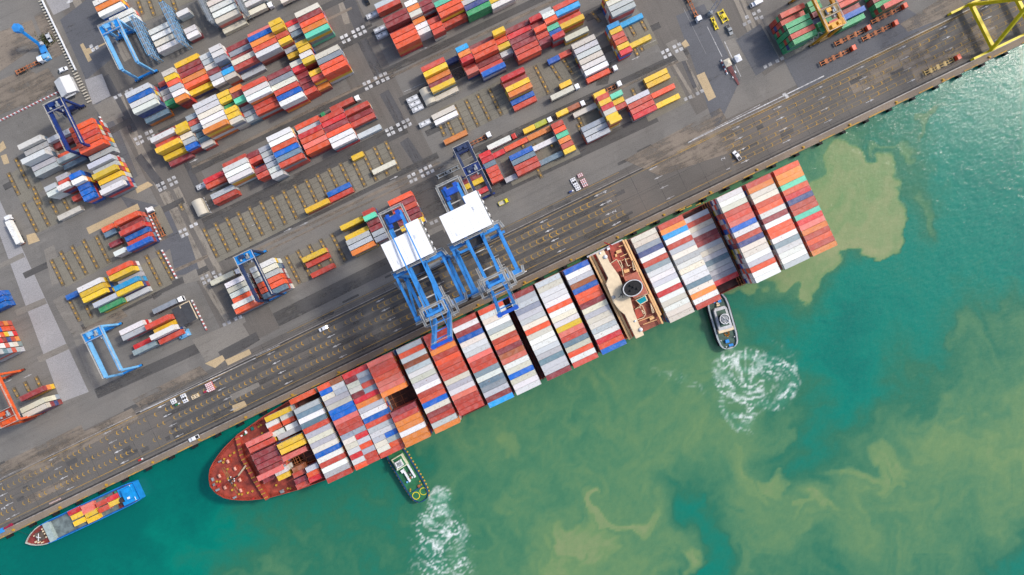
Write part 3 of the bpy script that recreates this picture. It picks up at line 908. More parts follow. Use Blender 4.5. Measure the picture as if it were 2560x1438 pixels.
for a in ((966, 3, 40, 'g2 r2', 2.4), (989, 38, 40, 'm4 m4 m2 O4 O4 O4'), (1027, 6, 20, 'w4 o4 k4 o3 w3 w3'), (1066, 4, 20, 'm4 m4 m1 r3 O3 r3'), (1112, 1, 40, 't4 O4 O4 r2'), (1180, -18, 40, 'y3 g3 B3 e3'), (1250, -8, 40, 'y2 w2')):
    bay(U1, *a)
U2 = 'second row of the upper block'
for a in ((1085, 160, 40, 'r3 y3 o2 m2 y3 k1'), (1133, 149, 20, 'B1'), (1158, 118, 20, 'c4 o4 R4 r2 p3'), (1203, 109, 40, 'm3 O4 O4 m2 r2 b3'), (1245, 78, 20, 'y5 O3 y3 g2'), (1291, 68, 40, 'm3 R3 m3 m3 r3 r3'), (1334, 46, 20, 'R4 m3 O4 r3 m3'),
          (1363, 29, 20, 'g3 w4 O4 t3 b3 R4'), (1412, 9, 40, 'r4 c4 r2 y3 - k2'), (1540, -16, 40, 'y4 k4 g4 g4'), (1534, 63, 20, 'c3 y3 r3 O3 y3 R3'), (1578, 51, 40, 'c1'), (1599, 104, 40, 'y1')):
    bay(U2, *a)
U3 = 'sparse row by the rusty container truck'
for a in ((1282, 186, 40, 'R3 m2 y3 o3 b1 r1'), (1109, 281, 40, 'k1 w1', 2.9), (1139, 343, 40, 'o1'), (1384, 149, 20, 'b1'), (1413, 134, 20, 'r1'), (1414, 210, 20, 'y1'), (1459, 104, 40, 'k2 g2 g2 k2 w2 w2 O1', 2.85), (1640, 189, 40, 'y1 y1 - O1 - y1')):
    bay(U3, *a)
U4 = 'row nearest the quay lanes'
for a in ((1594, 242, 40, 'g2 r2 r2 R2'), (1500, 234, 20, 'y2 r3 y3 R3 k3 y3 y4', 2.55), (1539, 237, 20, 't3 y2 r2'), (1464, 275, 40, 'k1'), (1484, 311, 40, 'G2 g2 g2'), (1391, 312, 20, 'r2 O2 t2 o2 r2 y2'), (1348, 333, 40, 'o1'), (1290, 361, 40, 'O1'), (1248, 383, 20, 'R1'),
          (1362, 359, 40, 'w1'), (1378, 395, 40, 's1'), (1303, 383, 40, 'b2 s2 r2 r2'), (1278, 445, 20, 'g1'), (1213, 386, 20, 'R2 R2 s2 r2 r2 r2', 2.6), (1180, 446, 40, 'm1 y1 - R1', 2.5)):
    bay(U4, *a)
A1_ = 'block under the navy gantry crane'
for a in ((78, 354, 40, 'w3 g2 w2 w4 g2 g2'), (143, 341, 40, 'g2 m1 - O1 g2 s1'), (203, 314, 40, 'O4 O4 r4 O4 O4 g2')):
    bay(A1_, *a)
A2_ = 'block with the yellow pair'
for a in ((248, 404, 40, 'g4 g3 y4 y3 g3 w4'), (188, 438, 20, 'b4 w4 b3 b3 b3'), (155, 442, 20, 'g3 r3 w4'), (126, 468, 20, 'g3 w3'), (195, 492, 20, 'r1'), (173, 533, 40, 'k1')):
    bay(A2_, *a)
A3_ = 'small orange and blue block'
for a in ((315, 546, 40, 'O3 m2 r3 b2 r2 b3'), (269, 570, 20, 'O1 s1 - m1'), (299, 630, 20, 'w2')):
    bay(A3_, *a)
A4_ = 'yellow topped block'
for a in ((296, 671, 40, 'O3 y3 g1 c3 y3 g1'), (223, 713, 40, 'w3 y3 y3'), (262, 751, 40, 'g3 e2'), (179, 739, 20, 'b1')):
    bay(A4_, *a)
A5_ = 'block beside the dark canopy'
for a in ((328, 820, 40, 'w3 g3 - R1 G2'), (392, 806, 40, 'r4 y2 w4 r2')):
    bay(A5_, *a)
for a in ((-66, 826, 40, 'r6 O6 R6 R6 w6 g6', 2.8), (-25, 745, 40, 'b2 b2 b2', 2.8)):
    bay('tall stack cut by the frame edge', *a)
for a in ((78, 985, 40, 'm3 - k4 k4', 2.8),):
    bay('stack inside the orange gantry crane', *a)
D1 = 'green block under the ochre crane'
for a in ((1982, 26, 40, 'r5 r4 e5 e5 r5 e5', 2.75), (2034, 6, 20, 'e2 e2 m2 B1 e2 e2'), (2078, 47, 20, 'e3 R4', 2.4), (2121, -12, 40, 'p5 r5 m3 b4 e3', 2.75), (2205, -24, 40, 'e2 m2 e2 r4')):
    bay(D1, *a)

n_in = {}
for block, x, y, size, toks, pitch in YB:
    n_in[block] = n_in.get(block, 0) + 1
# neighbouring bays stand clear of each other: push overlapping ones apart along the stacks
BP = []
for block, x, y, size, toks, pitch in YB:
    p = W(x, y, 0.12 + int(toks.split()[0][1:]) * TIER); p.z = 0
    rows = [k for k, tk in enumerate(toks.split()) if tk != '-']
    BP.append([block, p.dot(U), p.dot(V), LEN[size], [k * pitch for k in rows]])
for _it in range(40):
    for i in range(len(BP)):
        for j in range(i + 1, len(BP)):
            A, B = BP[i], BP[j]
            if abs(A[1] - B[1]) > 14 or not any(abs(A[2] + a - B[2] - b) < 2.38 for a in A[4] for b in B[4]): continue
            o = (A[3] + B[3]) / 2 + 0.22 - abs(A[1] - B[1])
            if 0 < o < 3.5:
                s_ = 1 if B[1] > A[1] else -1
                A[1] -= s_ * o / 2; B[1] += s_ * o / 2
idx = {}
for bi, (block, x, y, size, toks, pitch) in enumerate(YB):
    i = idx.get(block, 0); idx[block] = i + 1
    toks = toks.split()
    base = 0.12
    p0 = U * BP[bi][1] + V * BP[bi][2]
    for k, tk in enumerate(toks):
        if tk == '-': continue
        letter, tiers = tk[0], int(tk[1:])
        pos = p0 + V * pitch * k
        word = PAL[letter][1]
        nm = 'long_container' if size == 40 else 'short_container'
        kind = 'long' if size == 40 else 'short'
        where = f'{block}' if n_in[block] == 1 else f'{ORD[i]} bay, {block}'
        row = f', {ORD[k]} row' if len(toks) > 1 else ''
        stack(pos, TH, size, letter, tiers, base, nm, f'{word} {kind} container{row}, {where}', 'containers stacked in the yard')

# ---- ship frame
TS = math.radians(25.3)
BOW = W(525, 1217, 10.0); BOW.z = 0
SU = Vector((math.cos(TS), math.sin(TS), 0))      # from bow to stern
SV = Vector((math.sin(TS), -math.cos(TS), 0))     # towards the open water


def sp(a, b, z=0.0):
    p = BOW + SU * a + SV * b
    return Vector((p.x, p.y, z))


HATCH = 9.6
SB = []


def ship_bay(phrase, c1, c17, toks, tiers=5, z0=HATCH, size=40, n=17):
    """c1, c17: px of the first and last row's roof centres"""
    SB.append((phrase, c1, c17, toks.split(), tiers, z0, size, n))


ship_bay('bay nearest the stern', (1963, 416), (2059, 614), 'O o o t O R B r r t R p o r O r o', 6)
ship_bay('second bay from the stern', (1892, 448), (1991, 646), 'r o k k r O w m w O O w G w w w g', 6)
ship_bay('third bay from the stern', (1820, 481), (1919, 682), 'w w k r r p b w r B k k w g O w w', 6)
ship_bay('low bay beside the aft lashing bridge', (1731, 524), (1829, 720), '- g r k g m m g k g s g g G R - -', 2)
ship_bay('tall bay next to the low bay', (1674, 552), (1771, 753), 'r o c w r g k g w k w w s k o w r', 5)
ship_bay('bay just aft of the bridge', (1608, 585), (1703, 786), 'k k G B w r G w w g w R w k w k k', 5)
ship_bay('bay just forward of the bridge', (1438, 667), (1533, 860), 'b w g n b O O m k g k k g w R O b', 5)
ship_bay('second bay forward of the bridge', (1367, 696), (1462, 898), 'g k w w w O w k w y p r s k O w r', 5)
ship_bay('third bay forward of the bridge', (1304, 730), (1392, 928), 'm g g G g g k O k w w g g s g g m', 5)
ship_bay('fourth bay forward of the bridge', (1222, 764), (1321, 966), 'O w k w g k r O m n p w k b k w w', 5)
ship_bay('fifth bay forward of the bridge', (1158, 801), (1251, 997), 'r w m b k w g p r r G w s G g m c', 5)
ship_bay('sixth bay forward of the bridge', (1087, 827), (1180, 1025), 'r r r o r O r r r k g w p r r r -', 5)
ship_bay('seventh bay forward of the bridge', (1022, 863), (1114, 1061), 'g O w n g w k g w r O b k m r g o', 5)
ship_bay('eighth bay forward of the bridge', (949, 899), (1040, 1096), 'p r r O p p o - - - m r o o w o o', 5)
ship_bay('ninth bay forward of the bridge', (884, 928), (979, 1121), 'R mg kG kr mG R o g w b r g w gb kg kO r', 4)
ship_bay('tenth bay forward of the bridge', (824, 958), (915, 1151), 'On bw kg g k b b p r r GG kR kg wO Rg wr Or', 4)
ship_bay('eleventh bay forward of the bridge', (753, 993), (848, 1186), 'O - g s w s r g k g k b w r w g r', 4)

bay_mid = []
for si, (phrase, c1, c17, toks, tiers, z0, size, n) in enumerate(SB):
    zt = z0 + tiers * TIER
    m0 = (W(*c1, zt) + W(*c17, zt)) / 2
    a_mid = (m0 - BOW).dot(SU)
    bay_mid.append((a_mid, phrase, tiers))
    for k, tk in enumerate(toks):
        if tk == '-': continue
        b_ = (k - (n - 1) / 2) * 2.49
        if len(tk) == 1:
            t = tiers
            stack(sp(a_mid, b_), TS, 40, tk, t, z0, 'deck_container', f'{PAL[tk][1]} container in {ORD[k]} row from the quay, {phrase}', 'containers stowed on the big ship')
        else:
            for q, ch in enumerate(tk):
                stack(sp(a_mid + (-3.08 if q == 0 else 3.08), b_), TS, 20, ch, tiers, z0, 'short_container',
                      f'{PAL[ch][1]} short container in {ORD[k]} row, {"forward" if q == 0 else "aft"} half, {phrase}', 'containers stowed on the big ship')

# bow containers, each line: px of the roof, size, colour, tiers, base height
for x, y, size, ch, tiers, lab in (
        (693, 1037, 40, 'y', 3, 'yellow container at the quay side behind the forecastle'), (681, 1059, 20, 'w', 2, 'white short container below the long yellow one near the bow'), (716, 1041, 20, 'w', 2, 'pale short container aft of the first white one near the bow'),
        (687, 1069, 20, 'O', 2, 'vermilion short container between two white ones near the bow'), (721, 1052, 20, 'O', 2, 'second vermilion short container near the bow, farther aft'), (695, 1082, 20, 'w', 2, 'white short container beside the grey long one near the bow'),
        (729, 1065, 20, 'w', 2, 'white short container, aft of the three near the bow'), (724, 1082, 40, 'g', 2, 'grey container bordering the dark hatch gap near the bow'), (724, 1105, 40, 'y', 4, 'upper of two long yellow containers on the foredeck'),
        (731, 1118, 40, 'y', 4, 'lower of two long yellow containers on the foredeck'), (736, 1135, 40, 'p', 3, 'salmon container beside the pair of yellow ones'), (645, 1100, 40, 'p', 3, 'salmon container foremost on the quay side behind the breakwater'),
        (653, 1114, 40, 'r', 3, 'brick red container second behind the breakwater'), (660, 1131, 40, 'm', 3, 'maroon container third behind the breakwater'), (666, 1144, 40, 'm', 3, 'maroon container fourth behind the breakwater'), (672, 1157, 40, 'm', 3, 'maroon container fifth behind the breakwater'),
        (679, 1170, 40, 'm', 3, 'maroon container sixth behind the breakwater'), (674, 1184, 40, 'p', 4, 'salmon container jutting forward over the breakwater'), (672, 1197, 20, 'm', 1, 'low maroon short container beside the breakwater'), (702, 1179, 20, 'w', 3, 'white short container with dark vents on the foredeck'),
        (709, 1191, 20, 'y', 2, 'yellow short container beside the vented white one'), (746, 1171, 20, 'n', 2, 'brown short container beside open hatch on the foredeck'), (780, 1170, 20, 'g', 3, 'pale grey short container at the rear of the foredeck'),
        (747, 1184, 20, 'r', 2, 'brick red short container below the brown one'), (783, 1183, 20, 'O', 3, 'vermilion short container below the pale grey one'), (752, 1200, 20, 'm', 2, 'maroon short container near the outer rail of the foredeck'),
        (787, 1196, 20, 'R', 3, 'bright red short container near the outer rail'), (756, 1213, 20, 'r', 2, 'brick red short container outermost on the foredeck')):
    p = W(x, y, HATCH + tiers * TIER); p.z = 0
    stack(p, TS, size, ch, tiers, HATCH, 'deck_container' if size == 40 else 'short_container', lab, 'containers stowed on the big ship')
# ------------------------------------------------------------------ the big container ship
HB = [(-0.4, 0.3), (0.3, 3.0), (1.2, 5.0), (3.0, 7.6), (5.5, 9.6), (9, 11.7), (13.3, 13.8), (21.8, 16.8), (37, 19.4), (51, 20.7), (70, 21.2), (120, 21.2), (200, 21.2), (270, 21.2), (295, 20.6), (306, 19.6), (312, 18.6)]


def ring_of(hb, shift=0.0, k=1.0):
    port = [(a + shift * max(0, 1 - a / 40), -b * k) for a, b in hb]
    star = [(a + shift * max(0, 1 - a / 40), b * k) for a, b in reversed(hb)]
    return port + star


def hull_mesh(hb, zd, bul, zw, flare, thick=0.35):
    """outer skin from below the water to the top of the bulwark, and the bulwark's inner face"""
    m = MB()
    low = ring_of([(a, b * (0.72 if a < 45 else 1.0)) for a, b in hb], flare)
    top = ring_of(hb)
    inn = ring_of([(max(a, hb[0][0] + thick + 0.1) if i < 3 else (a - thick if i == len(hb) - 1 else a), max(b - thick, 0.05)) for i, (a, b) in enumerate(hb)])
    n = len(top)
    rings = [[(x, y, zw) for x, y in low], [(x, y, zd) for x, y in top], [(x, y, zd + bul) for x, y in top], [(x, y, zd + bul) for x, y in inn], [(x, y, zd - 0.05) for x, y in inn]]
    vs = [p for r in rings for p in r]
    fs = []
    for r in range(4):
        for i in range(n):
            j = (i + 1) % n
            fs.append((r * n + i, r * n + j, (r + 1) * n + j, (r + 1) * n + i))
    m.add(vs, fs, 0)
    return m, [(x, y) for x, y in inn]


ship = empty('container_ship', (BOW.x, BOW.y, 0), TS, 'huge red hulled container ship berthed along the quay, loaded with colourful containers', 'ship')
# local frame of the ship: x from bow to stern, y = -towards the open water


def L_(a, b, z):
    return (a, -b, z)


DZ = 8.0
m, inner = hull_mesh([(a, b) for a, b in HB], DZ, 1.1, -7.0, 7.0)
m.build('hull', [M_HULL], ship)
m = MB(); m.flat([(x, y) for x, y in inner], DZ)
m.build('deck', [M_DECK], ship)
# hatch covers under each bay, lashing bridges between the bays
bay_mid.sort()
for a, ph, t in bay_mid:
    m = MB()
    for k in range(3):
        m.box(a, (k - 1) * 13.6, DZ + 0.02, 13.2, 13.2, HATCH - DZ - 0.06)
    m.build('hatch_cover', [M_HATCH], ship)
for (a, ph, t), (a2, ph2, t2) in zip(bay_mid, bay_mid[1:]):
    g_ = (a + a2) / 2
    if a2 - a > 22 or a2 - a < 13.2: continue
    m = MB()
    hh = 5.5
    wd = 0.7
    for q in range(-8, 9):
        m.box(g_, q * 2.49 + 1.2, DZ + 0.05, 0.3, 0.22, hh)
    m.box(g_, 0, DZ + hh, wd, 42.0, 0.12)
    m.box(g_, 0, DZ + hh * 0.5, wd * 0.7, 42.0, 0.1)
    m.build('lashing_bridge', [M_HATCH], ship)
# the wide lashing frame beside the low bay
gap_a = (bay_mid[-3][0] + bay_mid[-4][0]) / 2 - 0.2
m = MB()
for dx in (-1.3, -0.4, 0.5):
    m.box(gap_a + dx - 0.4, 0, DZ + 5.0 + dx, 0.22, 42.6, 0.3, 0)
for q in range(-9, 10):
    m.box(gap_a - 0.4, q * 2.33, DZ + 0.1, 2.4, 0.16, 4.2, 0)
    m.box(gap_a - 0.9, q * 2.33 + 0.6, DZ + 5.2, 0.35, 0.5, 0.35, 1)
m.build('lashing_frame', [M_RUSTY, M_YELP], ship)
# forecastle: breakwater with ladder marks, bollards, winches, chains, mast
bw = [(592, 1091), (605, 1144), (617, 1164), (636, 1200), (668, 1249)]


def sl(px, py, z):
    """photograph pixel at height z -> ship-local point"""
    d = W(px, py, z) - BOW
    return Vector((d.dot(SU), -d.dot(SV), z))


m = MB(); marks = []
pts = [sl(x, y, DZ + 2.6) for x, y in bw]
for p, q in zip(pts, pts[1:]):
    m.beam((p.x, p.y, DZ + 1.3), (q.x, q.y, DZ + 1.3), 1.9, 2.5)
    n = max(1, int((q - p).length / 2.2))
    for k in range(n):
        c_ = p.lerp(q, (k + 0.5) / n)
        marks.append(c_)
o = m.build('breakwater', [M_HULL], ship)
for c_ in marks:
    MB().beam((c_.x - 1.0, c_.y, DZ + 2.62), (c_.x + 1.0, c_.y, DZ + 2.62), 0.42, 0.12).build('brace', [M_YELP], o)
for x, y in ((577, 1138), (587, 1131), (562, 1147), (544, 1203), (552, 1203), (572, 1196), (582, 1224), (599, 1234), (606, 1235), (621, 1231), (633, 1227), (589, 1212), (648, 1066), (654, 1062), (657, 1082), (560, 1155), (721, 1220), (727, 1220), (692, 1212), (571, 1172)):
    p = sl(x, y, DZ)
    MB().tube((p.x, p.y, DZ), (p.x, p.y, DZ + 0.8), 0.36, 8).tube((p.x, p.y, DZ + 0.8), (p.x, p.y, DZ + 0.95), 0.55, 8).build('bollard', [M_YELP], ship)
M_PINK = paint('winch_cream', (214, 150, 128), 0.5, 0.15)
for x, y in ((573, 1152), (591, 1170), (552, 1188), (566, 1217), (603, 1198), (605, 1224)):
    p = sl(x, y, DZ)
    w1 = MB().box(p.x, p.y, DZ, 1.4, 2.6, 0.7).box(p.x + 0.9, p.y, DZ, 0.6, 1.4, 1.3).build('winch', [M_HULL], ship)
    MB().tube((p.x - 0.2, p.y - 0.8, DZ + 1.0), (p.x - 0.2, p.y + 0.8, DZ + 1.0), 0.75, 10).build('drum', [M_PINK], w1)
m = MB()
for (x0, y0), (x1, y1) in (((555, 1170), (592, 1235)), ((560, 1168), (600, 1232)), ((565, 1180), (585, 1222))):
    a_, b_ = sl(x0, y0, DZ + 0.05), sl(x1, y1, DZ + 0.05)
    m.beam(a_, b_, 0.35, 0.12)
m.build('anchor_chain', [paint('chain_tan', (170, 120, 74), 0.8, 0.3)], ship)
p = sl(594, 1190, DZ)
ms = MB().tube((p.x, p.y, DZ), (p.x, p.y, DZ + 9), 0.35, 8).beam((p.x - 0.3, p.y - 2, DZ + 8), (p.x + 0.3, p.y + 2, DZ + 8), 0.3).beam((p.x + 0.4, p.y, DZ), (p.x + 7, p.y + 3, DZ + 2.5), 0.7, 0.5, 1).build('foremast', [M_DARK, M_CREAM], ship)
m = MB()
for k in range(9):
    t = k * 0.7
    m.box(p.x + 1.3 * math.cos(t), p.y + 1.5 * math.sin(t), DZ + 6.6, 0.45, 0.45, 0.3, k % 2)
m.build('platform', [M_WHITE, M_BLACK], ms)
M_TEALB = paint('teal_box', (22, 110, 104), 0.5)
for x, y, mm, w_, d_, nm in ((632, 1071, M_TEALB, 1.6, 2.2, 'deck_box'), (616, 1080, M_WHITE, 0.9, 2.0, 'vent_pipe'), (605, 1089, M_WHITE, 0.9, 0.9, 'vent_pipe'), (614, 1085, M_GREEN, 1.2, 1.2, 'deck_box'), (547, 1213, M_RED, 1.8, 1.4, 'fairlead'), (533, 1198, M_GREY, 1.2, 2.2, 'fairlead'),
                              (545, 1224, M_GREY, 2.4, 1.2, 'fairlead'), (551, 1153, M_GREY, 2.0, 1.0, 'fairlead'), (588, 1243, M_GREY, 2.2, 1.2, 'fairlead'), (536, 1211, M_GREY, 1.0, 1.6, 'fairlead'), (634, 1246, M_RED, 1.2, 1.2, 'deck_box'), (706, 1228, M_GREY, 2.4, 2.0, 'deck_box')):
    p = sl(x, y, DZ)
    MB().box(p.x, p.y, DZ, w_ * 0.75, d_ * 0.75, 0.9).box(p.x, p.y, DZ + 0.9, w_ * 0.45, d_ * 0.45, 0.3).build(nm, [mm], ship)
m = MB()
for i in range(56):
    a0 = 0.8 + i * 0.62
    hb_ = np.interp(a0, [q[0] for q in HB], [q[1] for q in HB])
    for s_ in (-1, 1):
        m.beam((a0, s_ * (hb_ - 0.45), DZ + 0.95), (a0 + 0.3, s_ * (hb_ - 1.6), DZ + 0.1), 0.12, 0.12)
m.build('bulwark_stay', [M_HULL], ship)
# open holds: dark cell guides
for (x0, y0, wa, wb) in ((985, 1003, 13, 7.4), (762, 1140, 13, 7), (735, 1150, 8, 5)):
    p = sl(x0, y0, DZ + 1.7)
    m = MB().box(p.x, p.y, DZ + 1.62, wa, wb, 0.08)
    for k in range(int(wb / 2.4) + 1):
        m.box(p.x, p.y - wb / 2 + k * 2.45, DZ + 1.7, wa, 0.14, 0.4, 1)
    for k in range(3):
        m.box(p.x - wa / 2 + (k + 0.5) * wa / 3, p.y, DZ + 1.7, 0.16, wb, 0.3, 1)
    m.build('hatch_coaming', [M_HATCH, M_RUSTY], ship)
# yellow fittings on the low deck edge near the aft gap
for x, y in ((1705, 524), (1722, 517), (1745, 511), (1812, 722), (1830, 714), (1850, 706)):
    p = sl(x, y, DZ + 1.2)
    MB().box(p.x, p.y, DZ + 0.05, 2.2, 0.35, 0.9).box(p.x + 1.4, p.y, DZ + 0.05, 0.5, 0.7, 0.6).build('mooring_bitt', [M_YELP], ship)

# bridge superstructure between two bays
ZB = 27.0


def bl(zx, zy, z):
    return sl(1440 + zx / 4.109, 500 + zy / 4.109, z)


def bpoly(m, pts, z0, z1, mi=0):
    m.prism([(p.x, p.y) for p in [bl(x, y, z1) for x, y in pts]], z0, z1, mi)
    return m


house = bpoly(MB(), [(140, 580), (480, 420), (875, 1270), (545, 1425)], DZ, 21.0).build('deckhouse', [paint('house_deck', (158, 84, 62), 0.6, 0.25, 0.3)], ship)
r = bpoly(MB(), [(205, 552), (287, 515), (345, 640), (440, 775), (480, 880), (560, 1010), (590, 1130), (645, 1270), (700, 1388), (617, 1425), (505, 1180), (445, 1130), (385, 1050), (310, 862), (332, 800)], 24.4, ZB)
r.build('wheelhouse', [M_CREAM], ship)
lw = MB()
for w0, w1 in (((140, 580), (552, 1432)), ((165, 572), (575, 1420))):
    lw.beam(bl(*w0, 24), bl(*w1, 24), 0.9, 0.8)
for w0, w1 in (((480, 412), (890, 1270)), ((505, 405), (872, 1185))):
    lw.beam(bl(*w0, 23), bl(*w1, 23), 0.8, 0.6)
M_BEIGE = paint('ship_beige', (236, 186, 126), 0.5, 0.12)
lw.build('bridge_wing_beam', [M_BEIGE], ship)
for a_, b_ in (((165, 600), (260, 690)), ((260, 600), (170, 690)), ((500, 1290), (580, 1380)), ((590, 1290), (505, 1380)), ((440, 480), (495, 460)), ((455, 585), (530, 550)), ((470, 620), (550, 600)), ((555, 700), (600, 680)), ((640, 1250), (790, 1190)), ((690, 1280), (830, 1230))):
    MB().beam(bl(*a_, 22.5), bl(*b_, 22.5), 0.3).build('brace', [M_BEIGE], ship)
for pts_, z0, z1, mm, nm in (([(335, 480), (450, 430), (520, 640), (400, 690)], 21, 21.6, M_DECK, 'upper_deck'), ([(355, 660), (420, 620), (470, 720), (405, 755)], 21.6, 23.4, M_DECK, 'deck_locker'), ([(410, 525), (460, 505), (472, 535), (420, 555)], 21.6, 22.6, M_BEIGE, 'deck_locker'), ([(490, 720), (545, 705), (550, 735), (500, 755)], 21.6, 22.6, M_BEIGE, 'deck_locker'),
                             ([(490, 790), (630, 735), (740, 960), (590, 1010)], 21, 26.0, paint('funnel_house_red', (186, 104, 82), 0.6, 0.15), 'funnel_casing'), ([(600, 1130), (660, 1105), (690, 1190), (625, 1225)], 21.6, 23.6, M_DECK, 'deck_locker'), ([(755, 1215), (800, 1195), (806, 1215), (765, 1240)], 21.6, 22.4, M_BEIGE, 'deck_locker'),
                             ([(165, 570), (205, 555), (225, 600), (185, 615)], 21, 23.4, M_ORCAB, 'lifeboat'), ([(540, 1385), (585, 1365), (600, 1400), (560, 1420)], 21, 23.4, M_ORCAB, 'lifeboat'), ([(318, 498), (345, 485), (352, 505), (325, 518)], 21.6, 23, M_WHITE, 'deck_locker'), ([(400, 560), (418, 552), (424, 580), (405, 586)], 21.6, 22.4, M_BEIGE, 'deck_locker')):
    bpoly(MB(), pts_, z0 + 0.01, z1, 0).build(nm, [mm], ship)
# walls and rails round the decks
for pts_ in ([(350, 655), (415, 610), (470, 700), (490, 800)], [(430, 630), (455, 625), (480, 695), (455, 705)], [(490, 790), (640, 740), (745, 960), (600, 1012)], [(600, 1130), (640, 1100), (715, 1170), (690, 1210), (625, 1230)], [(650, 1090), (680, 1085), (710, 1160), (690, 1170), (650, 1090)], [(500, 600), (530, 680), (555, 670)], [(760, 1055), (800, 1150), (785, 1160), (760, 1055)], [(575, 620), (610, 710), (590, 725), (575, 620)]):
    m = MB()
    for a_, b_ in zip(pts_, pts_[1:]):
        m.beam(bl(*a_, 22.6), bl(*b_, 22.6), 0.26, 1.4)
    m.build('deck_rail', [M_CREAM], ship)
pc = bpoly(MB(), [(610, 1030), (715, 978), (740, 1035), (660, 1080)], 21, 23.0, 0).build('pool', [M_CREAM], ship)
bpoly(MB(), [(620, 1032), (708, 988), (728, 1032), (662, 1070)], 22.9, 23.06, 0).build('pool_water', [M_TEAL], pc)
# funnel
fc = bl(583, 905, 31)
ax = math.radians(2)
m = MB(); rim = MB(); ins = MB()
N_ = 28
el0 = [(fc.x + 0 + 3.9 * math.cos(t) * 1.0, fc.y + 4.6 * math.sin(t)) for t in [2 * math.pi * i / N_ for i in range(N_)]]
# the long axis of the oval lies along the ship
el0 = [(fc.x + 4.6 * math.cos(t), fc.y + 3.6 * math.sin(t)) for t in [2 * math.pi * i / N_ for i in range(N_)]]
m.prism(el0, 24, 31.0)
fo_ = m.build('funnel', [M_BLACK], ship)
vs = []
for k_, z_ in ((1.0, 31.0), (1.0, 31.4), (0.9, 31.4), (0.9, 31.02)):
    vs += [(fc.x + (x - fc.x) * k_, fc.y + (y - fc.y) * k_, z_) for x, y in el0]
rim.add(vs, [(r_ * N_ + i, r_ * N_ + (i + 1) % N_, (r_ + 1) * N_ + (i + 1) % N_, (r_ + 1) * N_ + i) for r_ in range(3) for i in range(N_)])
rim.build('rim', [M_LGREY], fo_)
for q in ((0.6, 0.3), (-1.2, -0.6), (1.8, -1.0), (-0.3, 1.5)):
    ins.tube((fc.x + q[0], fc.y + q[1], 31.0), (fc.x + q[0], fc.y + q[1], 31.9), 0.45, 8)
ins.build('exhaust_pipe', [M_BLACK], fo_)
p = bl(460, 970, 27); MB().tube((p.x, p.y, 27), (p.x, p.y, 33), 0.3, 6).beam((p.x - 2, p.y - 0.6, 30.2), (p.x + 2, p.y + 0.6, 30.2), 0.3).beam((p.x - .4, p.y - 1.6, 31), (p.x + .4, p.y + 1.6, 31), 0.3).build('radar_mast', [M_DARK], ship)
for x, y, r_ in ((305, 583, 0.95), (668, 1332, 0.95), (250, 547, 0.5), (610, 1245, 0.5)):
    p = bl(x, y, 28)
    m = MB()
    for i in range(5):
        t0, t1 = i * math.pi / 10, (i + 1) * math.pi / 10
        m.tube((p.x, p.y, 27.2 + r_ * math.sin(t0)), (p.x, p.y, 27.2 + r_ * math.sin(t1)), r_ * math.cos(t0), 12, 0, max(0.02, r_ * math.cos(t1)))
    m.build('radome', [M_WHITE], ship)
p = bl(387, 998, 27); MB().tube((p.x, p.y, 27), (p.x, p.y, 27.6), 0.8, 12).build('compass_platform', [M_GREY], ship)
for pts_ in ([(110, 580), (470, 405), (485, 410), (120, 595)],):
    bpoly(MB(), pts_, 20, 21.3).build('wing_walkway', [M_LGREY], ship)
p = bl(340, 465, 23); MB().beam((p.x - 1.2, p.y + 2, 21.6), (p.x + 1, p.y - 1, 24), 0.5).build('flag_staff', [M_RED], ship)
for x, y in ((730, 1310), (790, 1280)):
    p = bl(x, y, 18); MB().box(p.x, p.y, 15, 3.6, 1.8, 1.6).box(p.x, p.y, 16.6, 2.2, 1.2, 0.6).build('accommodation_ladder', [M_GREY if x > 750 else M_YELP], ship)
# ------------------------------------------------------------------ quay cranes (local frame: x along the quay, y = landward)
def railing(m, p, q, mi=0, h=1.1):
    p, q = Vector(p), Vector(q)
    m.beam(p + Vector((0, 0, h)), q + Vector((0, 0, h)), 0.14, 0.14, mi)
    m.beam(p + Vector((0, 0, h * .5)), q + Vector((0, 0, h * .5)), 0.08, 0.08, mi)
    n = max(1, int((q - p).length / 2.5))
    for k in range(n + 1):
        c = p.lerp(q, k / n)
        m.beam(c, c + Vector((0, 0, h)), 0.1, 0.1, mi)


def walkway(m, pts, z, w=1.0, mi=0, mr=1):
    for (x0, y0), (x1, y1) in zip(pts, pts[1:]):
        a, b = Vector((x0, y0, z)), Vector((x1, y1, z))
        m.beam(a, b, w, 0.1, mi)
        d = (b - a).normalized(); n = Vector((-d.y, d.x, 0)) * w / 2
        railing(m, a + n, b + n, mr); railing(m, a - n, b - n, mr)


M_RAIL = paint('rail_white', (210, 206, 196), 0.5, 0.15)
GA, UW, ZT = 10.4, 10.8, 42.0      # half gauge, half leg spacing, top of the portal


def bogie_row(parent, x, y, n, mat):
    m = MB()
    for k in range(n):
        m.box(x + (k - (n - 1) / 2) * 1.7, y, 0.25, 1.5, 0.9, 0.9, 0)
        for q in (-0.4, 0.4):
            m.tube((x + (k - (n - 1) / 2) * 1.7 + q, y - 0.25, 0.4), (x + (k - (n - 1) / 2) * 1.7 + q, y + 0.25, 0.4), 0.36, 10, 1)
    return m.build('bogie', [mat, M_DARK], parent)


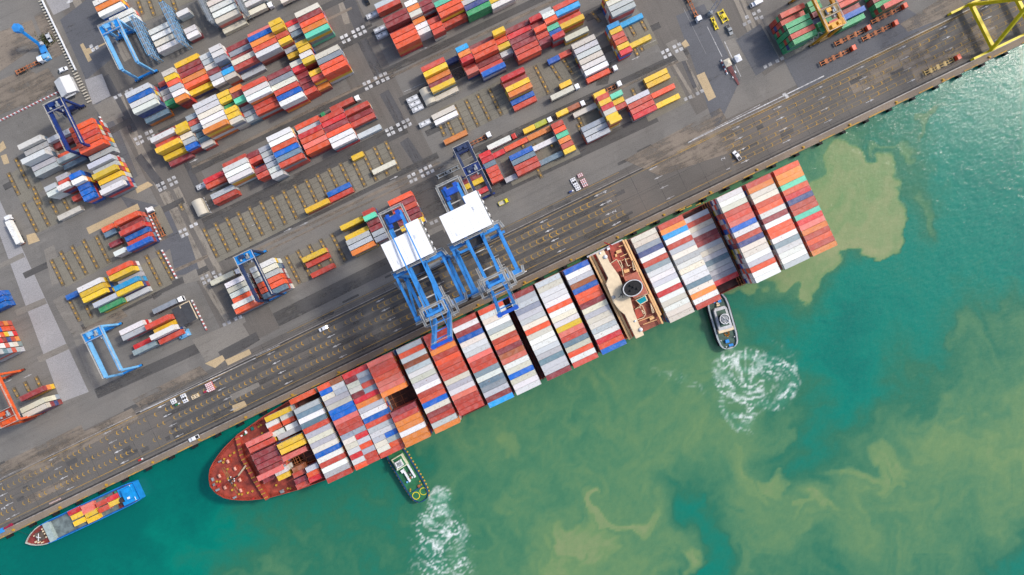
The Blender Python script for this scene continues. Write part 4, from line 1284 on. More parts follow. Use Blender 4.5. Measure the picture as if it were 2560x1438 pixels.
def quay_crane(loc, label):
    c = empty('quay_crane', loc, TH, label, 'crane', 'blue quay cranes with raised booms')
    for sx in (-1, 1):
        for sy in (-1, 1):
            m = MB().beam((sx * UW, sy * GA, 1.6), (sx * UW, sy * GA, ZT), 1.6, 1.3)
            m.build('leg', [M_BLUE], c)
            bogie_row(c, sx * (UW - 0.5), sy * GA, 4, M_BLUE)
        # side frame: low tie, upper tie and raking brace
        MB().beam((sx * UW, -GA, 14), (sx * UW, GA, 14), 1.3, 1.6).build('side_tie', [M_BLUE], c)
        MB().beam((sx * UW, -GA, ZT - 1), (sx * UW, GA, ZT - 1), 1.1, 1.4).build('side_tie', [M_BLUE], c)
        MB().beam((sx * UW, -GA, ZT - 2), (sx * UW, GA, 15), 0.9, 0.9).build('raking_brace', [M_BLUE], c)
    for sy in (-1, 1):
        MB().beam((-UW - 3, sy * GA, 1.9), (UW + 3, sy * GA, 1.9), 1.2, 1.4).build('sill_beam', [M_BLUE], c)
        MB().beam((-UW - 0.6, sy * GA, ZT), (UW + 0.6, sy * GA, ZT), 2.0, 2.2).build('portal_beam', [M_BLUE], c)
        w = MB()
        walkway(w, [(-UW - 1, sy * (GA + 1.6)), (UW + 1.5, sy * (GA + 1.6))], ZT + 0.9, 1.0)
        walkway(w, [(UW + 1.5, sy * (GA + 1.6)), (UW + 2.2, sy * (GA - 1.5))], ZT + 0.9, 1.0)
        w.build('walkway', [M_GREY, M_RAIL], c)
    # trolley girders from the back reach to the hinge
    for sx in (-1, 1):
        MB().beam((sx * 3.3, 34, ZT + 3.2), (sx * 3.3, -GA - 3.4, ZT + 3.2), 1.3, 2.2).build('girder', [M_BLUE], c)
    m = MB()
    for y in (33.5, 27, 21, 15, 4, -4, -13):
        m.beam((-3.3, y, ZT + 3.0), (3.3, y, ZT + 3.0), 0.45, 0.6)
    m.build('cross_tie', [M_RAIL], c)
    w = MB()
    walkway(w, [(-5.2, 10), (-5.2, 36), (5.2, 36), (5.2, 10)], ZT + 3.6, 0.9)
    walkway(w, [(-4.8, -2), (-4.8, -16)], ZT + 3.6, 0.9); walkway(w, [(4.8, -2), (4.8, -16)], ZT + 3.6, 0.9)
    w.build('girder_walkway', [M_GREY, M_RAIL], c)
    # machinery house
    hs = MB().prism([(-8.8, 11.8), (8.8, 11.8), (8.8, 26.2), (3.4, 26.2), (3.4, 23.0), (-8.8, 23.0)], ZT + 4.4, ZT + 9.6).build('machinery_house', [M_WHITE], c)
    MB().prism([(-9.2, 11.3), (9.2, 11.3), (9.2, 26.7), (3.0, 26.7), (3.0, 23.5), (-9.2, 23.5)], ZT + 9.6, ZT + 9.95).build('roof', [M_ROOF], hs)
    m = MB()
    for k in range(6):
        m.box(-7.6 + k * 3.0, 17.4, ZT + 9.95, 0.1, 12.0, 0.05)
    m.build('roof_seam', [M_LGREY], hs)
    for hx, hy_ in ((-5.2, 14.0), (5.6, 20.5)):
        MB().box(hx, hy_, ZT + 9.95, 1.6, 1.6, 0.22).build('roof_hatch', [M_WHITE], hs)
    m = MB()
    for k in range(9):
        m.box(9.9, 12.8 + k * 1.5, ZT + 5.2, 0.5, 0.8, 0.6, k % 2)
    m.build('ventilator', [M_WHITE, M_DARK], hs)
    w = MB(); walkway(w, [(9.5, 11), (9.5, 27)], ZT + 4.4, 0.7); walkway(w, [(-9.3, 10.8), (9.3, 10.8)], ZT + 4.4, 0.7)
    w.build('house_walkway', [M_GREY, M_RAIL], c)
    # rear machinery on the back reach
    m = MB().box(0, 31.5, ZT + 4.3, 5.2, 2.6, 1.8)
    m.box(-2.6, 29.2, ZT + 4.3, 1.6, 1.6, 1.5); m.box(2.4, 33.5, ZT + 4.3, 1.8, 1.6, 1.7); m.box(-2.2, 33.4, ZT + 4.3, 1.4, 1.8, 1.4)
    m.build('hoist_unit', [paint('hoist_blue', (20, 84, 190), 0.45, 0.15)], c)
    # trolley and cab
    MB().box(0, 8.4, ZT + 1.2, 6.0, 3.4, 0.8).box(0.6, 7.6, ZT - 2.2, 2.4, 2.6, 2.6, 1).box(0.6, 6.2, ZT - 2.0, 2.2, 0.08, 2.0, 2).build('trolley', [M_DARK, M_GREY, M_GLASS], c)
    m = MB()
    m.box(0, 2.6, 14.5, 7.0, 2.2, 1.0)
    for dx in (-2.5, 2.5):
        m.tube((dx, 8.0, ZT + 1), (dx, 3, 15.4), 0.06, 4)
    m.build('head_block', [M_DARK], c)
    # apex frame with stays
    for sx in (-1, 1):
        MB().beam((sx * 4.2, -GA, ZT + 1), (sx * 2.4, -GA - 1.0, ZT + 23), 1.0, 1.0).build('apex_leg', [M_BLUE], c)
        MB().beam((sx * 4.0, 9.5, ZT + 4.4), (sx * 2.5, -GA - 1.0, ZT + 22.6), 0.6, 0.6).build('back_leg', [M_BLUE], c)
    MB().beam((-3.2, -GA - 1, ZT + 22.6), (3.2, -GA - 1, ZT + 22.6), 1.0, 1.0).build('apex_beam', [M_BLUE], c)
    w = MB()
    walkway(w, [(-4.6, -GA - 2.4), (-4.6, -GA + 2.0), (4.6, -GA + 2.0), (4.6, -GA - 2.4), (-4.6, -GA - 2.4)], ZT + 20.4, 0.9)
    for sx in (-1, 1):
        m2 = [(sx * 6.4, -GA - 1.5), (sx * 6.4, -GA + 3.2), (sx * 3.6, -GA + 3.2)]
        s2 = MB()
        walkway(s2, m2, ZT + 8.5, 0.9)
        s2.build('side_platform', [M_GREY, M_RAIL], c)
        s2 = MB()
        walkway(s2, [(sx * 7.5, -GA + 1.2), (sx * 7.5, -GA - 4.5), (sx * 4.4, -GA - 4.5)], ZT + 5.5, 0.9)
        s2.build('hinge_platform', [M_GREY, M_RAIL], c)
    w.build('apex_platform', [M_GREY, M_RAIL], c)
    # boom, raised to 76 degrees about the hinge
    hy, hz = -GA - 3.6, ZT + 3.4
    up = Vector((0, -math.cos(math.radians(77)), math.sin(math.radians(77))))
    hp = Vector((0, hy, hz))
    LB = 39.0
    bm_ = MB()
    bm_.beam(hp + Vector((-3.2, 0, 0)), hp + Vector((-3.2, 0, 0)) + up * LB, 1.2, 1.9)
    bm_.beam(hp + Vector((3.2, 0, 0)), hp + Vector((3.2, 0, 0)) + up * LB, 1.2, 1.9)
    bo = bm_.build('boom', [M_BLUE], c)
    bt = MB()
    bt.beam(hp + up * LB + Vector((-4.2, 0, 0)), hp + up * LB + Vector((4.2, 0, 0)), 1.3, 1.6)
    bt.build('end_beam', [paint('hoist_blue', (20, 84, 190))], bo)
    bt = MB()
    for t in (0.15, 0.5, 0.8):
        bt.beam(hp + up * LB * t + Vector((-3.2, 0, 0)), hp + up * LB * t + Vector((3.2, 0, 0)), 0.5, 0.6)
    bt.build('cross_tie', [M_BLUE], bo)
    w = MB()
    for sx in (-1, 1):
        e0 = hp + Vector((sx * 4.4, 0, 0)); e1 = e0 + up * LB
        railing(w, e0, e1, 0, 0.9)
    for t in (0.3, 0.96):
        e0 = hp + up * LB * t
        railing(w, e0 + Vector((-4, .9, 0)), e0 + Vector((4, .9, 0)), 0, 0.9)
    w.build('boom_rail', [M_RAIL], bo)
    m = MB()
    for sx in (-1, 1):
        m.tube((sx * 2.4, -GA - 1, ZT + 22.6), hp + up * LB * 0.72 + Vector((sx * 3.2, 0.6, 0)), 0.14, 6)
    m.build('fore_stay', [M_BLUE], c)
    # stair tower and electric house on the landside leg
    m = MB()
    for k in range(9):
        y0, y1 = (8.0, 4.6) if k % 2 else (4.6, 8.0)
        m.beam((-UW - 1.5, y0, 2 + k * 4.3), (-UW - 1.5, y1, 2 + (k + 1) * 4.3), 0.8, 0.12)
        m.beam((-UW - 1.9, y0, 3 + k * 4.3), (-UW - 1.9, y1, 3 + (k + 1) * 4.3), 0.08, 0.08)
    m.build('stair', [M_GREY], c)
    MB().box(3, GA, 3.0, 6, 2.2, 2.4).build('cable_reel_house', [M_GREY], c)
    MB().tube((UW + 2.5, -GA - 1.4, 4), (UW + 2.5, -GA - 1.0, 4), 1.7, 16).build('cable_reel', [M_LGREY], c)
    return c


p = W(1213, 649, ZT); p.z = 0
qc = quay_crane(p, 'blue quay crane whose plain white machinery roof stands farther from the bow')
p = W(1072, 717, ZT); p.z = 0
qc2 = copy_tree(qc, p, TH, 'blue quay crane with white roof crossed by ropes, the one nearer the bow')
for sx in (-1, 1):
    MB().beam((sx * 3.3, -GA - 1, ZT + 14), (sx * 3.3, 27.2, ZT + 10.6), 0.5, 0.4).build('back_stay', [M_BLUE], qc2)

# yellow quay crane at the corner of the frame
yc = empty('quay_crane', (0, 0, 0), 0, 'bright yellow quay crane with A-shaped side frame cut by the frame corner', 'crane', 'yellow quay crane')
pl, ps = W(2421, 12, 2.5), W(2478, 126, 2.5)
off = U * 21
for q in (0, 1):
    a, b = pl + off * q, ps + off * q
    zt = 24.0
    MB().beam(a, a.lerp(b, 0.5) + Vector((0, 0, 34)), 1.45, 1.45).build('leg', [M_YEL], yc)
    MB().beam(b, a.lerp(b, 0.5) + Vector((0, 0, 34)), 1.45, 1.45).build('leg', [M_YEL], yc)
    MB().beam(a + Vector((0, 0, 1.5)), b + Vector((0, 0, 1.5)), 1.6, 1.8).build('side_tie', [M_YEL], yc)
    t_ = a.lerp(b, 0.5) + Vector((0, 0, 34))
    MB().beam(t_, t_ + Vector((0, 0, 12)), 1.45, 1.45).build('added_mast_leg', [M_YEL], yc)  # mast is invented and out of view, kept for its shadow bands
for a in (pl, ps):
    MB().beam(a - U * 9 - Vector((0, 0, .8)), a + off + U * 9 - Vector((0, 0, .8)), 1.1, 1.1).build('sill_beam', [M_YEL], yc)
    m = MB()
    for k in range(5):
        c_ = a - U * (9 - 1.6 * k)
        m.box(c_.x, c_.y, 0.3, 1.4, 0.9, 0.9, 0, TH)
        m.tube((c_.x - V.x * .3, c_.y - V.y * .3, 0.4), (c_.x + V.x * .3, c_.y + V.y * .3, 0.4), 0.4, 10, 1)
    m.build('bogie', [M_YEL, M_DARK], yc)
    m2 = a + off * 0.5 + Vector((0, 0, 12))
t0_, t1_ = pl.lerp(ps, 0.5) + Vector((0, 0, 34)), pl.lerp(ps, 0.5) + off + Vector((0, 0, 34))
MB().beam(t0_, t1_, 1.8, 2.0).build('portal_beam', [M_YEL], yc)
for d_ in (-4, 4):  # girders also invented, out of view; they cast dark bands on the ground
    c0 = (t0_ + t1_) / 2 + U * d_ + Vector((0, 0, 12))
    MB().beam(c0 + V * 10, c0 - V * 40, 1.4, 2.2).build('girder', [M_YEL], yc)

# ------------------------------------------------------------------ rubber-tyred gantry cranes (x = along the stacks, y = landward)
def yard_crane(px, py, span, width, zt, mat, mat2, label, machine=1, trolley=0.3, spread=None, group='yard gantry cranes'):
    p = W(px, py, zt); p.z = 0
    c = empty('gantry_crane', p, TH, label, 'crane', group)
    hs, hw = span / 2, width / 2
    for sx in (-1, 1):
        MB().beam((sx * hw, -hs, zt), (sx * hw, hs, zt), 1.25, 1.7).build('girder', [mat], c)
        w = MB()
        railing(w, (sx * (hw + 0.75), -hs, zt + 0.8), (sx * (hw + 0.75), hs, zt + 0.8), 0)
        w.build('girder_rail', [M_RAIL], c)
        for sy in (-1, 1):
            MB().beam((sx * hw, sy * hs, zt - 0.4), (sx * (hw + 0.2), sy * hs, 1.9), 0.95, 1.1).build('leg', [mat], c)
            for q in (-1.1, 1.1):
                wx = sx * (hw + 0.2) + q
                m = MB().tube((wx, sy * hs - 0.4, 0.75), (wx, sy * hs + 0.4, 0.75), 0.75, 14)
                m.tube((wx, sy * hs - 0.46, 0.75), (wx, sy * hs + 0.46, 0.75), 0.3, 10, 1)
                m.build('wheel', [M_BLACK, M_LGREY], c)
            MB().box(sx * (hw + 0.2), sy * hs, 1.3, 3.6, 0.9, 0.7).build('wheel_yoke', [mat2], c)
    for sy in (-1, 1):
        MB().beam((-hw, sy * hs, 2.2), (hw, sy * hs, 2.2), 0.9, 0.9).build('sill_beam', [mat2], c)
    y_m = hs * machine
    m = MB().box(0, y_m, 2.7, 4.6, 1.8, 2.2)
    m.build('engine_house', [mat2], c)
    MB().box(0, y_m * 1.0 - machine * 1.4, zt + 0.4, width + 2.0, 3.4, 0.35).box(-hw * 0.4, y_m - machine * 1.2, zt + 0.75, 2.2, 1.8, 1.3).box(hw * 0.5, y_m - machine * 1.6, zt + 0.75, 1.6, 1.4, 1.0).build('hoist_deck', [mat], c)
    ty = hs * (1 - 2 * trolley) * machine
    m = MB().box(0, ty, zt + 0.95, width + 1.6, 4.2, 0.4, 0)
    m.box(-0.8, ty + 0.6, zt + 1.35, 2.2, 1.8, 1.2, 1); m.box(1.6, ty - 0.7, zt + 1.35, 1.6, 1.4, 0.9, 2)
    for q in (-1, 1):
        m.tube((q * 1.8, ty - 1.2, zt + 1.9), (q * 1.8, ty + 1.2, zt + 1.9), 0.55, 10, 2)
    tr = m.build('trolley', [mat2, mat, M_GREY], c)
    MB().box(hw - 1.2, ty - 2.2, zt - 2.4, 1.7, 2.0, 2.3, 0).box(hw - 1.2, ty - 3.22, zt - 2.0, 1.5, 0.06, 1.6, 1).build('cab', [M_LGREY, M_GLASS], tr)
    w = MB()
    railing(w, (-hw - 0.8, ty - 2.1, zt + 1.35), (hw + 0.8, ty - 2.1, zt + 1.35)); railing(w, (-hw - 0.8, ty + 2.1, zt + 1.35), (hw + 0.8, ty + 2.1, zt + 1.35))
    railing(w, (-hw - 0.8, y_m + 0.3 * machine, zt + 0.8), (hw + 0.8, y_m + 0.3 * machine, zt + 0.8))
    w.build('deck_rail', [M_RAIL], tr)
    if spread is not None:
        s = MB().box(0, ty, spread, 11.6, 0.5, 0.35).box(0, ty, spread + 0.35, 3.0, 1.6, 0.6)
        for q in (-5.8, 5.8):
            s.box(q, ty, spread, 0.45, 2.4, 0.35)
        s.build('spreader', [mat2], c)
        r_ = MB()
        for q in (-1.2, 1.2):
            for t in (-0.6, 0.6):
                r_.tube((q, ty + t, spread + 0.9), (q * 1.1, ty + t * 1.6, zt + 1), 0.05, 4)
        r_.build('hoist_rope', [M_DARK], c)
    m = MB()
    for k in range(5):
        y0, y1 = (0.8, 2.6) if k % 2 else (2.6, 0.8)
        m.beam((-hw - 1.2, machine * (hs - y0), 2 + k * 2.5), (-hw - 1.2, machine * (hs - y1), 2 + (k + 1) * 2.5), 0.6, 0.1)
    m.build('stair', [M_GREY], c)
    return c


yard_crane(299, 112, 22.0, 8.0, 15.5, M_LBLUE, M_SKY, 'pale blue gantry crane standing beside the white reefer racks', 1, 0.12)
yard_crane(258, 880, 22.6, 7.6, 15.5, M_LBLUE, M_SKY, 'pale blue gantry crane near the grey sheet canopy, over empty slots', 1, 0.1)
yard_crane(163, 312, 23.2, 7.2, 15.5, M_NAVY, paint('navy_deep', (22, 44, 104), 0.45, 0.2), 'navy gantry crane over vermilion stacks below the white hut', 1, 0.1)
yard_crane(636, 690, 22.4, 7.2, 16.0, M_DNAVY, M_SKY, 'slate blue gantry crane straddling white topped stacks by the quay lanes', 1, 0.08)
yard_crane(1181, 424, 24.6, 6.6, 16.0, M_DNAVY, M_NAVY, 'dark navy gantry crane behind the white roofed quay crane', 1, 0.5, 7.5)
yard_crane(2, 1002, 23.0, 7.4, 16.0, M_ORNG, paint('orange_dark', (150, 58, 36), 0.5, 0.2), 'orange gantry crane cut off by the frame edge', -1, 0.2)
yard_crane(2063, 14, 23.2, 7.4, 17.5, M_OCHRE, paint('ochre_dark', (150, 118, 52), 0.5, 0.3), 'ochre gantry crane standing over green and red stacks', -1, 0.35)
# ------------------------------------------------------------------ vehicles
def cab_mesh(mat):
    m = MB().profile([(6.0, 0.5), (8.25, 0.5), (8.3, 1.7), (8.0, 2.9), (7.6, 3.1), (6.0, 3.1)], 2.4)
    m.box(6.1, 0, 3.1, 0.5, 2.1, 0.35)
    return m


TRUCK = {}


def truck(px, py, ang, cabmat, cabname, label, trailer=12.4, frame=M_RUSTY, group='trucks working in the yard', short=False):
    """tractor with skeletal trailer; px is the middle of the trailer bed; the tractor heads along +x"""
    key = (cabname, trailer)
    p = W(px, py, 1.4); p.z = 0.03
    if key in TRUCK:
        return copy_tree(TRUCK[key], p, ang, label, group)
    t = empty('container_truck', p, ang, label, 'truck', group)
    h = trailer / 2
    sh = h - 5.2
    c = cab_mesh(cabmat)
    c.v = [(x + sh, y, z) for x, y, z in c.v]
    cb = c.build('cab', [cabmat], t)
    MB().add([(8.315 + sh, -1.05, 1.72), (8.315 + sh, 1.05, 1.72), (8.03 + sh, 1.0, 2.88), (8.03 + sh, -1.0, 2.88)], [(0, 1, 2, 3)]).build('windscreen', [M_GLASS], cb)
    m = MB().box(h - 0.6 + 0.2, 0, 0.75, 3.8, 0.9, 0.3).box(h + 0.4, 0.7, 0.6, 1.0, 0.5, 0.5)
    m.build('tractor_frame', [M_DARK], t)
    m = MB()
    for y in (-0.6, 0.6):
        m.box(0, y, 1.1, trailer, 0.3, 0.28)
    for k in range(7):
        x = -h + 0.2 + k * (trailer - 0.4) / 6
        m.box(x, 0, 1.15, 0.34, 2.4 if k in (0, 3, 6) else 2.0, 0.24)
    m.box(-h + 0.1, 0, 0.6, 0.15, 2.3, 0.4)
    if trailer > 14:
        for q in (-0.55, -0.1, 0.42):
            m.box(q * h, 0, 1.2, 1.1, 2.5, 0.22)
    m.build('trailer', [frame], t)
    for x in (-h + 1.4, -h + 2.7, -h + 4.0, h - 0.2, 7.3 + sh):
        for s_ in (-1, 1):
            w = MB().tube((x, s_ * 0.7, 0.5), (x, s_ * 1.2, 0.5), 0.5, 12).tube((x, s_ * 1.1, 0.5), (x, s_ * 1.22, 0.5), 0.25, 8, 1)
            w.build('wheel', [M_BLACK, M_GREY], t)
    TRUCK[key] = t
    return t


def loaded(px, py, ang, letter, size, label, dx=0.0):
    p = W(px, py, 1.44 + 2.72); p += Vector((math.cos(ang), math.sin(ang), 0)) * dx
    container((p.x, p.y, 1.44), ang, size, letter, 'long_container' if size == 40 else 'short_container', uniq(label), 'containers riding on trucks')


def truck_with(px, py, ang, cabmat, cabname, what, label, clabels):
    t = truck(px, py, ang, cabmat, cabname, label)
    # container position follows the bed
    base = t.location
    for (letter, size, dx), cl in zip(what, clabels):
        q = Vector((base.x + math.cos(ang) * dx, base.y + math.sin(ang) * dx, 1.44))
        container(q, ang, size, letter, 'long_container' if size == 40 else 'short_container', uniq(cl), 'containers riding on trucks')
    return t


truck_with(641, 33, TH, M_WHITE, 'white', [('k', 40, 0)], 'white cab truck carrying a cream container past the reefers', ['cream container on a truck beside the reefer block'])
truck_with(735, -4, TH, M_WHITE, 'white', [('k', 40, 0)], 'white cab truck cut by the frame edge above the tall block', ['cream container on a truck cut by the frame edge'])
truck_with(858, 265, TH, M_WHITE, 'white', [('r', 40, 0)], 'white cab truck with a brick red container at the cross road', ['brick red container on a truck beside the third tall block'])
truck_with(561, 696, TH, M_WHITE, 'white', [('k', 40, 0)], 'white cab truck with rust streaked container beside the slate gantry', ['rust streaked cream container on a truck by the slate gantry'])
truck_with(418, 766, TH, M_WHITE, 'white', [('G', 40, 0)], 'white cab truck with steel grey container by the grey canopy', ['steel grey container on a truck by the grey canopy'])
truck_with(1405, 236, TH, M_WHITE, 'white', [('k', 40, 0)], 'white cab truck with rusty cream container in the sparse row', ['rusty cream container on a truck in the sparse row'])
truck_with(1337, 319, TH, M_WHITE, 'white', [('y', 20, -3.1), ('l', 20, 3.1)], 'white cab truck with yellow and lime containers', ['yellow container riding behind a lime one on a truck', 'lime container on a truck directly behind the white cab'])
truck_with(1419, 278, TH, M_WHITE, 'white', [('y', 20, -3.1), ('n', 20, 3.1)], 'white cab truck with mustard and brown containers', ['mustard yellow container riding behind a brown one', 'brown container on a truck behind its white cab'])
truck_with(1248, 360, TH, M_RED, 'red', [('w', 40, 0)], 'red cab truck with white container near the navy gantry', ['white container on the red cab truck'])
truck_with(42, 582, TH + math.pi / 2 + 0.02, M_WHITE, 'white', [('w', 40, 0)], 'white cab truck with white container parked across the lanes', ['white container on the truck parked across the lanes'])
truck(1185, 356, TH, M_WHITE, 'white', 'white cab truck with empty dark trailer above the navy gantry')
truck(1510, 229, TH, M_WHITE, 'white', 'white cab truck with empty brown trailer beside yellow stacks')
truck(1500, 190, TH, M_WHITE, 'white', 'white cab truck waiting beside the vermilion container')
truck(68, 168, TH, M_WHITE, 'white', 'white cab truck with bare trailer beside the blue canopy')
truck(1728, 12, TH - math.pi / 2, M_WHITE, 'white', 'white cab truck pointing towards the quay beside the truss mast')
truck(395, 562, TH + math.pi / 2, M_WHITE, 'white', 'white cab truck with bare trailer beside striped barriers')
for x, y, l in ((2087, 143, 'lowest of four orange cab tractors parked below the ochre crane'), (2124, 93, 'orange cab tractor with straw coloured trailer under the ochre crane'), (2192, 81, 'orange cab tractor with long rusty trailer, second from the top'),
                (2215, 38, 'topmost orange cab tractor, at the end of the green stacks')):
    truck(x, y, TH, M_ORCAB, 'orange', l, 15.6, M_RUSTY)
truck(2348, 166, TH, M_ORCAB, 'orange quay', 'orange cab tractor with straw coloured trailer at the quay edge', 15.6, paint('straw_frame', (196, 164, 96), 0.6, 0.25))

CAR = {}


def car(px, py, ang, mat, key, label, pick=False):
    p = W(px, py, 0); p.z = 0.03
    if key in CAR: return copy_tree(CAR[key], p, ang, label, 'cars and vans in the terminal')
    c = empty('pickup_truck' if pick else 'car', p, ang, label, 'car', 'cars and vans in the terminal')
    if pick:
        m = MB().profile([(-2.6, 0.45), (2.6, 0.45), (2.62, 0.95), (1.3, 1.1), (0.7, 1.75), (-0.6, 1.78), (-0.75, 1.1), (-2.6, 1.1)], 1.8)
        m.box(-1.7, 0, 1.1, 1.6, 1.4, 0.05, 1)
    else:
        m = MB().profile([(-2.3, 0.4), (2.3, 0.4), (2.32, 0.85), (1.2, 1.0), (0.5, 1.5), (-1.4, 1.52), (-2.2, 1.05)], 1.76)
    m.build('body', [mat, M_DARK], c)
    x0 = 1.32 if pick else 1.22
    x1, z1 = (0.74, 1.72) if pick else (0.54, 1.48)
    MB().add([(x0 - 0.02, -0.75, 1.13), (x0 - 0.02, 0.75, 1.13), (x1 + 0.03, 0.68, z1 + 0.02), (x1 + 0.03, -0.68, z1 + 0.02)], [(0, 1, 2, 3)]).build('windscreen', [M_GLASS], c)
    if not pick:
        MB().add([(-1.43, -0.68, 1.53), (-1.43, 0.68, 1.53), (-2.17, 0.72, 1.11), (-2.17, -0.72, 1.11)], [(0, 1, 2, 3)]).build('rear_window', [M_GLASS], c)
    for x in (-1.45, 1.5):
        for s_ in (-1, 1):
            MB().tube((x, s_ * 0.7, 0.34), (x, s_ * 0.92, 0.34), 0.34, 12).build('wheel', [M_BLACK], c)
    CAR[key] = c
    return c


car(1841, 390, math.radians(129), M_WHITE, 'pick', 'white pickup truck turning on the apron above the stern', True)
car(487, 1095, TH + math.pi, M_WHITE, 'pick', 'white pickup truck parked at the quay edge near the bow', True)
car(810, 821, TH + math.pi, M_WHITE, 'car', 'white car driving in the outer quay lane')
car(160, 176, TH, M_WHITE, 'car', 'small white car beside the grey hut')
car(125, 95, TH - math.pi / 2, M_LGREY, 'silver', 'silver car parked on grass beside the blue boom lift')
car(917, 3, TH - math.pi / 2, M_BLACK, 'black', 'black car on the cross road at the top edge')
car(1822, 76, TH - math.pi / 2, M_GREY, 'grey', 'dark grey pickup parked beside the yellow spreaders', True)
vn = empty('van', W(1888, 11), TH + math.pi, 'white box van entering below the top edge', 'van'); vn.location.z = 0.03
MB().box(-0.8, 0, 0.6, 4.0, 2.1, 2.1).build('box', [M_WHITE], vn)
MB().profile([(1.3, 0.5), (3.0, 0.5), (3.0, 1.3), (2.5, 1.9), (1.3, 1.95)], 1.9).build('cab', [M_WHITE], vn)
MB().add([(2.98, -0.8, 1.36), (2.98, 0.8, 1.36), (2.54, 0.75, 1.9), (2.54, -0.75, 1.9)], [(0, 1, 2, 3)]).build('windscreen', [M_GLASS], vn)
for x in (-1.9, 2.2):
    for s_ in (-1, 1): MB().tube((x, s_ * 0.75, 0.4), (x, s_ * 1.0, 0.4), 0.4, 12).build('wheel', [M_BLACK], vn)
yt = empty('flatbed_truck', W(1259, 506), TH, 'small yellow flatbed truck alone on the apron beside the white roof', 'truck'); yt.location.z = 0.03
M_YT = paint('truck_yellow', (236, 222, 24), 0.45, 0.1)
MB().profile([(0.9, 0.4), (2.5, 0.4), (2.5, 1.2), (2.2, 2.0), (0.9, 2.0)], 1.9).build('cab', [M_YT], yt)
MB().box(-0.9, 0, 0.7, 3.4, 2.0, 0.25).box(-0.9, 0, 0.95, 3.0, 1.7, 0.05, 1).box(-0.9, 1.0, 0.9, 3.4, 0.08, 0.4).box(-0.9, -1.0, 0.9, 3.4, 0.08, 0.4).build('bed', [M_YT, M_TANC], yt)
MB().add([(2.52, -0.8, 1.24), (2.52, 0.8, 1.24), (2.24, 0.75, 1.95), (2.24, -0.75, 1.95)], [(0, 1, 2, 3)]).build('windscreen', [M_GLASS], yt)
for x in (-1.7, 1.7):
    for s_ in (-1, 1): MB().tube((x, s_ * 0.7, 0.38), (x, s_ * 0.98, 0.38), 0.38, 12).build('wheel', [M_BLACK], yt)

# ------------------------------------------------------------------ huts, tents, boxes, spreaders
def tent(px, py, w, l, ht, label):
    p = W(px, py, ht); p.z = 0
    t = empty('shed', p, TH, label, 'shed', 'pale arched sheds')
    n = 10
    pts = [(-w / 2 + w * i / n, ht - 1.0 + 1.0 * math.sin(math.pi * i / n)) for i in range(n + 1)]
    vs = [(x, -l / 2, z) for x, z in pts] + [(x, l / 2, z) for x, z in pts]
    MB().add(vs, [(i, i + 1, n + 2 + i, n + 1 + i) for i in range(n)]).build('roof', [M_TANC], t)
    for s_ in (-1, 1):
        MB().box(s_ * (w / 2 - 0.1), 0, 0, 0.1, l - 0.2, ht - 1.0).build('wall', [M_TANC], t)
        MB().add([(x, s_ * (l / 2 - .05), z) for x, z in pts] + [(w / 2, s_ * (l / 2 - .05), 0), (-w / 2, s_ * (l / 2 - .05), 0)], [tuple(range(n + 3))]).build('gable', [M_TANC], t)
    m = MB()
    for k in range(9):
        m.tube((w / 2 + 0.7, -l / 2 + k * l / 8, 0), (w / 2 + 0.7, -l / 2 + k * l / 8, 1.1), 0.12, 6, k % 2)
    m.beam((w / 2 + 0.7, -l / 2, 1.0), (w / 2 + 0.7, l / 2, 1.0), 0.1)
    m.build('fence', [M_WHITE, M_DARK], t)


tent(496, 518, 5.0, 7.8, 4.0, 'pale arched shed at the end of the third tall block')
tent(1068, 238, 5.2, 8.2, 4.0, 'pale arched shed beside grey equipment boxes')
hut = empty('hut', W(174, 220), TH, 'white gabled hut between the fence and navy crane', 'hut')
MB().prism([(-3.7, -3.9), (3.7, -3.9), (3.7, 3.9), (-3.7, 3.9)], 0, 3.0).build('wall', [M_LGREY], hut)
MB().add([(-4.1, -4.3, 3.0), (0, -4.3, 4.6), (4.1, -4.3, 3.0), (-4.1, 4.3, 3.0), (0, 4.3, 4.6), (4.1, 4.3, 3.0)], [(0, 1, 4, 3), (1, 2, 5, 4), (0, 2, 1), (3, 4, 5)]).build('roof', [paint('hut_roof', (222, 222, 220), 0.5, 0.06)], hut)
MB().box(0, -4.75, 2.2, 5.5, 1.0, 0.12).build('awning', [M_LGREY], hut)
cnp = empty('canopy', W(461, 786, 6), TH, 'dark grey sheet canopy with pale rafters beside the truck', 'canopy'); cnp.location.z = 0
M_SHEET = paint('dark_sheet', (68, 70, 74), 0.7, 0.15)
MB().box(-2.3, 0, 6.0, 4.5, 9.4, 0.15).box(2.35, 0, 6.06, 4.6, 9.4, 0.15).build('roof', [M_SHEET], cnp)
MB().box(2.3, 4.7, 6.1, 5.6, 0.35, 0.3).box(4.9, 0.2, 6.1, 0.35, 9.6, 0.3).box(-0.2, 4.1, 6.1, 0.35, 1.6, 0.3).build('rafter', [M_CREAM], cnp)
m = MB()
for x in (-4.2, 4.2):
    for y in (-4.2, 4.2): m.tube((x, y, 0), (x, y, 6), 0.15, 8)
m.build('post', [M_GREY], cnp)
for x, y, l in ((463, 835, 'blue generator set with pale parts below the dark canopy'), (115, 146, 'blue canopied kiosk behind the white cab truck')):
    bx = empty('plant_unit', W(x, y), TH, l, 'machinery')
    MB().box(0, 0, 0, 5.2, 3.4, 1.6).box(0.6, -0.2, 1.6, 2.6, 2.0, 0.9).build('body', [M_LBLUE], bx)
    MB().box(-2.4, 1.0, 1.6, 0.8, 0.8, 0.7).box(1.8, -1.1, 1.6, 1.2, 0.8, 0.5).build('vent', [M_LGREY], bx)
    MB().beam((-2.4, -1.6, 1.7), (2.4, 1.5, 2.3), 0.25).build('pipe', [M_DARK], bx)
